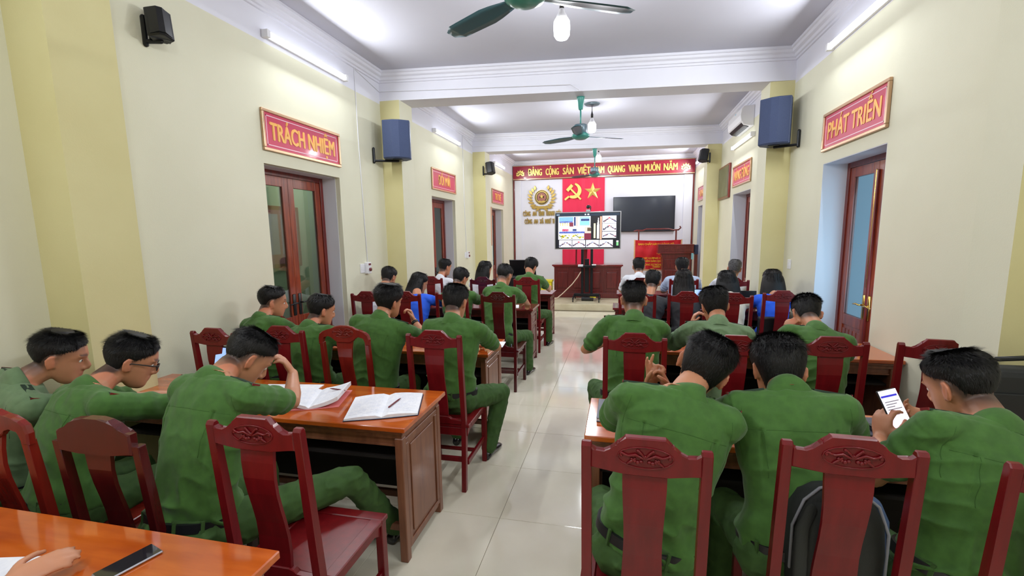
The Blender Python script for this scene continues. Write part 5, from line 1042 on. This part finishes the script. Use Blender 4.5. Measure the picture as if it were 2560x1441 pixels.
# phone in hand
hp = thing('smartphone', 'lit white-screened smartphone held by the man at the right', 'phone', (1.125, 2.07, 1.005)); T = Matrix.Rotation(.28, 4, 'Z') @ Matrix.Rotation(math.radians(-28), 4, 'X') @ Matrix.Rotation(-.16, 4, 'Y') @ Matrix.Scale(1.14, 4)
def tilt(mb): mb.xf(T); return mb
tilt(MB().box(-.039, .039, -.004, .004, -.08, .08, b=.003)).obj('case', M['black'], hp)
scn = mat('phone_screen', (240, 236, 250), .2, emit=(240, 232, 250), estr=.8)
so = tilt(MB().box(-.036, .036, -.0048, -.0038, -.077, .077)).obj('screen', scn, hp); tilt(MB().box(-.034, .030, -.0054, -.0047, .052, .059)).obj('blue_bar', mat('screen_blue', (60, 60, 210), .4, emit=(60, 60, 210), estr=.6), so)
l = MB(); [l.box(-.028, .028 - .012 * (k % 3), -.0054, -.0047, .034 - k * .009, .037 - k * .009) for k in range(5)]; l.box(-.004, .01, -.0054, -.0047, -.012, -.009); tilt(l).obj('text_line', M['ink'], so)
def laptop(x, y, rz, z, label, w=.32, open_=True, lit=False):
    d = thing('laptop', label, 'laptop', (x, y, z), rz); MB().box(-w / 2, w / 2, -.11, .11, 0, .016, b=.004).obj('base', M['dark'], d); MB().box(-w / 2 + .02, w / 2 - .02, -.02, .09, .016, .018).obj('keyboard', M['black'], d)
    if open_:
        q = MB().box(-w / 2, w / 2, 0, .008, 0, .21, b=.003); q.xf(Matrix.Translation((0, .11, .014)) @ Matrix.Rotation(-.25, 4, 'X')); q.obj('lid', M['dark'], d)
        q = MB().box(-w / 2 + .01, w / 2 - .01, -.001, .0, .012, .2); q.xf(Matrix.Translation((0, .11, .014)) @ Matrix.Rotation(-.25, 4, 'X')); q.obj('screen', mat('laptop_screen', (120, 150, 200), .2, emit=(150, 180, 235), estr=.8) if lit else M['screenblack'], d)
    else: MB().box(-w / 2, w / 2, -.11, .11, .017, .026, b=.004).obj('lid', M['slate'], d)
    return d
laptop(-2.62, 2.40, -.1, Z, 'open laptop with pale blue screen beyond the man with glasses', lit=True)
laptop(1.02, 6.22, 0, .772, 'open lit laptop beside the bob-haired woman', w=.22, lit=True); 
mo = thing('monitor_back', 'black laptop lid standing between the two bob-haired women', 'laptop', (1.52, 6.3, .772)); MB().box(-.25, .25, -.08, .12, 0, .015, b=.004).obj('base', M['dark'], mo); MB().box(-.25, .25, .1, .112, .015, .2, b=.004).obj('lid', M['black'], mo)
nb1 = thing('closed_notebook', 'grey covered notebook at the aisle end of the nearest right desk', 'notebook', (-.015, 2.40, Z)); MB().box(-.085, .085, -.14, .14, 0, .004, b=.001).box(-.085, .085, -.14, .14, .018, .022, b=.001).obj('cover', M['slate'], nb1); MB().box(-.082, .08, -.136, .136, .004, .018).obj('page_block', M['paper'], nb1)
def book(x, y, z, w, d, h, rz, m_, label, nm='closed_notebook', cat='notebook'):
    t = thing(nm, label, cat, (x, y, z), rz, 'stack beside the phone user'); MB().box(-w / 2, w / 2, -d / 2, d / 2, 0, .003).box(-w / 2, w / 2, -d / 2, d / 2, h - .003, h).box(-w / 2, -w / 2 + .004, -d / 2, d / 2, 0, h).obj('cover', m_, t); MB().box(-w / 2 + .004, w / 2 - .004, -d / 2 + .003, d / 2 - .003, .003, h - .003).obj('page_block', M['paper'], t); return t
laptop(1.22, 2.40, .05, Z, 'closed slate grey laptop under the raised smartphone', open_=False); book(1.30, 2.30, Z + .028, .24, .17, .018, .1, M['black'], 'black notebook on top of the closed grey laptop')
book(.93, 2.40, Z, .16, .22, .014, 0, M['paper'], 'thin white booklet left of the closed grey laptop')
def bottle(x, y, z, label):
    t = thing('water_bottle', label, 'bottle', (x, y, z), group='water bottles'); MB().lathe([(.028, 0), (.031, .01), (.031, .13), (.026, .16), (.013, .18), (.013, .195)], n=16).obj('body', M['clear'], t, smooth=True); MB().lathe([(.015, .193), (.015, .21), (.012, .213)], n=14).obj('cap', M['bookdark'], t, smooth=True)
bottle(.06, 7.75, .772, 'water bottle at the aisle end of the front right desk'); bottle(1.27, 7.62, .772, 'water bottle in front of the grey-haired man')
def glass(x, y, z, label): MB().lathe([(.022, 0), (.026, .06), (.024, .06), (.02, .005)], n=14).obj('glass_cup', M['clear'], smooth=True, label=label, category='cup', group='small cups').location = (x, y, z)
glass(1.16, 7.55, .772, 'small clear cup left of the front right bottle'); glass(1.21, 7.5, .772, 'small clear cup just beside the front right bottle')
# printer and yellow box beyond the front left desk
pt = thing('office_printer', 'black printer with raised lid beyond the front left row', 'printer', (-1.76, 8.2, .0)); MB().box(-.3, .3, -.2, .3, 0, .70, b=.01).obj('cabinet', M['deskred'], pt); MB().box(-.26, .26, -.18, .22, .70, .98, b=.02).obj('body', M['black'], pt)
q = MB().box(-.24, .24, 0, .02, 0, .34, b=.005); q.xf(Matrix.Translation((0, .16, .97)) @ Matrix.Rotation(.5, 4, 'X')); q.obj('lid', M['black'], pt)
yb = thing('yellow_crate', 'bright yellow crate beside the head table', 'crate', (-1.80, 11.25, .15)); MB().box(-.16, .16, -.12, .12, 0, .43, b=.01).box(-.18, .18, -.14, .14, .40, .45, b=.006).obj('body', M['yellowp'], yb)
# backpack on the middle chair
bp = thing('backpack', 'dark grey backpack with blue side standing on the chair seat', 'backpack', (.73, 1.62, .475)); bp.scale = (1, 1, 1.07)
def bpring(z, w, d, y=0): return [V(w * math.copysign(abs(math.cos(a)) ** .7, math.cos(a)), y + d * math.copysign(abs(math.sin(a)) ** .7, math.sin(a)), z) for a in [2 * PI * j / 24 for j in range(24)]]
MB().loft([bpring(0, .13, .07), bpring(.02, .145, .085), bpring(.2, .15, .09), bpring(.3, .14, .085), bpring(.36, .11, .07), bpring(.385, .07, .045), bpring(.392, .03, .02)]).obj('body', M['bag'], bp, smooth=True)
MB().loft([[p + V(.012, -.004, 0) for p in r] for r in (bpring(.01, .145, .06), bpring(.2, .152, .065), bpring(.3, .144, .06), bpring(.355, .118, .05), bpring(.37, .09, .03))]).obj('side_panel', M['bagblue'], bp, smooth=True)
MB().tube([(-.1, -.075, .34), (-.125, -.085, .28), (-.125, -.09, .15), (-.12, -.085, .03)], [.02, .022, .022, .018], 8, flat=(V(0, 1, 0), .4)).obj('strap', M['bag'], bp, smooth=True)
MB().tube([(-.14, -.045, .12), (-.142, -.05, .27), (-.11, -.045, .355), (-.06, -.03, .392), (0, -.02, .402), (.06, -.03, .392), (.11, -.045, .355), (.142, -.05, .27), (.145, -.045, .1)], .005, 6).obj('piping', M['bagpipe'], bp, smooth=True)
MB().tube([(-.03, -.02, .385), (-.025, -.02, .42), (.025, -.02, .42), (.03, -.02, .385)], .007, 6).obj('top_loop', M['black'], bp, smooth=True)
# black office bag on the right desk
bg = thing('briefcase', 'black soft briefcase standing on the nearest right desk by the wall', 'bag', (1.80, 2.42, Z)); MB().box(-.20, .20, -.07, .07, 0, .34, b=.03).obj('body', M['bag'], bg, smooth=False)
MB().box(-.19, .19, -.078, -.068, .02, .24, b=.008).obj('flap', M['bag'], bg); MB().tube([(-.12, 0, .335), (-.11, 0, .375), (0, 0, .385), (.11, 0, .375), (.12, 0, .335)], .012, 8, flat=(V(0, 1, 0), .6)).obj('handle', M['black'], bg, smooth=True)
MB().box(.02, .05, -.084, -.076, .25, .262).box(.075, .10, -.084, -.076, .22, .23).obj('buckle', M['silver'], bg)
sb = thing('shoulder_bag', 'dark bag hanging on the chair of the woman in blue at the right', 'bag', (1.60, 5.32, .62)); MB().box(-.10, .16, -.04, .04, 0, .2, b=.02).obj('body', M['black'], sb)
print('objects', len(bpy.data.objects))
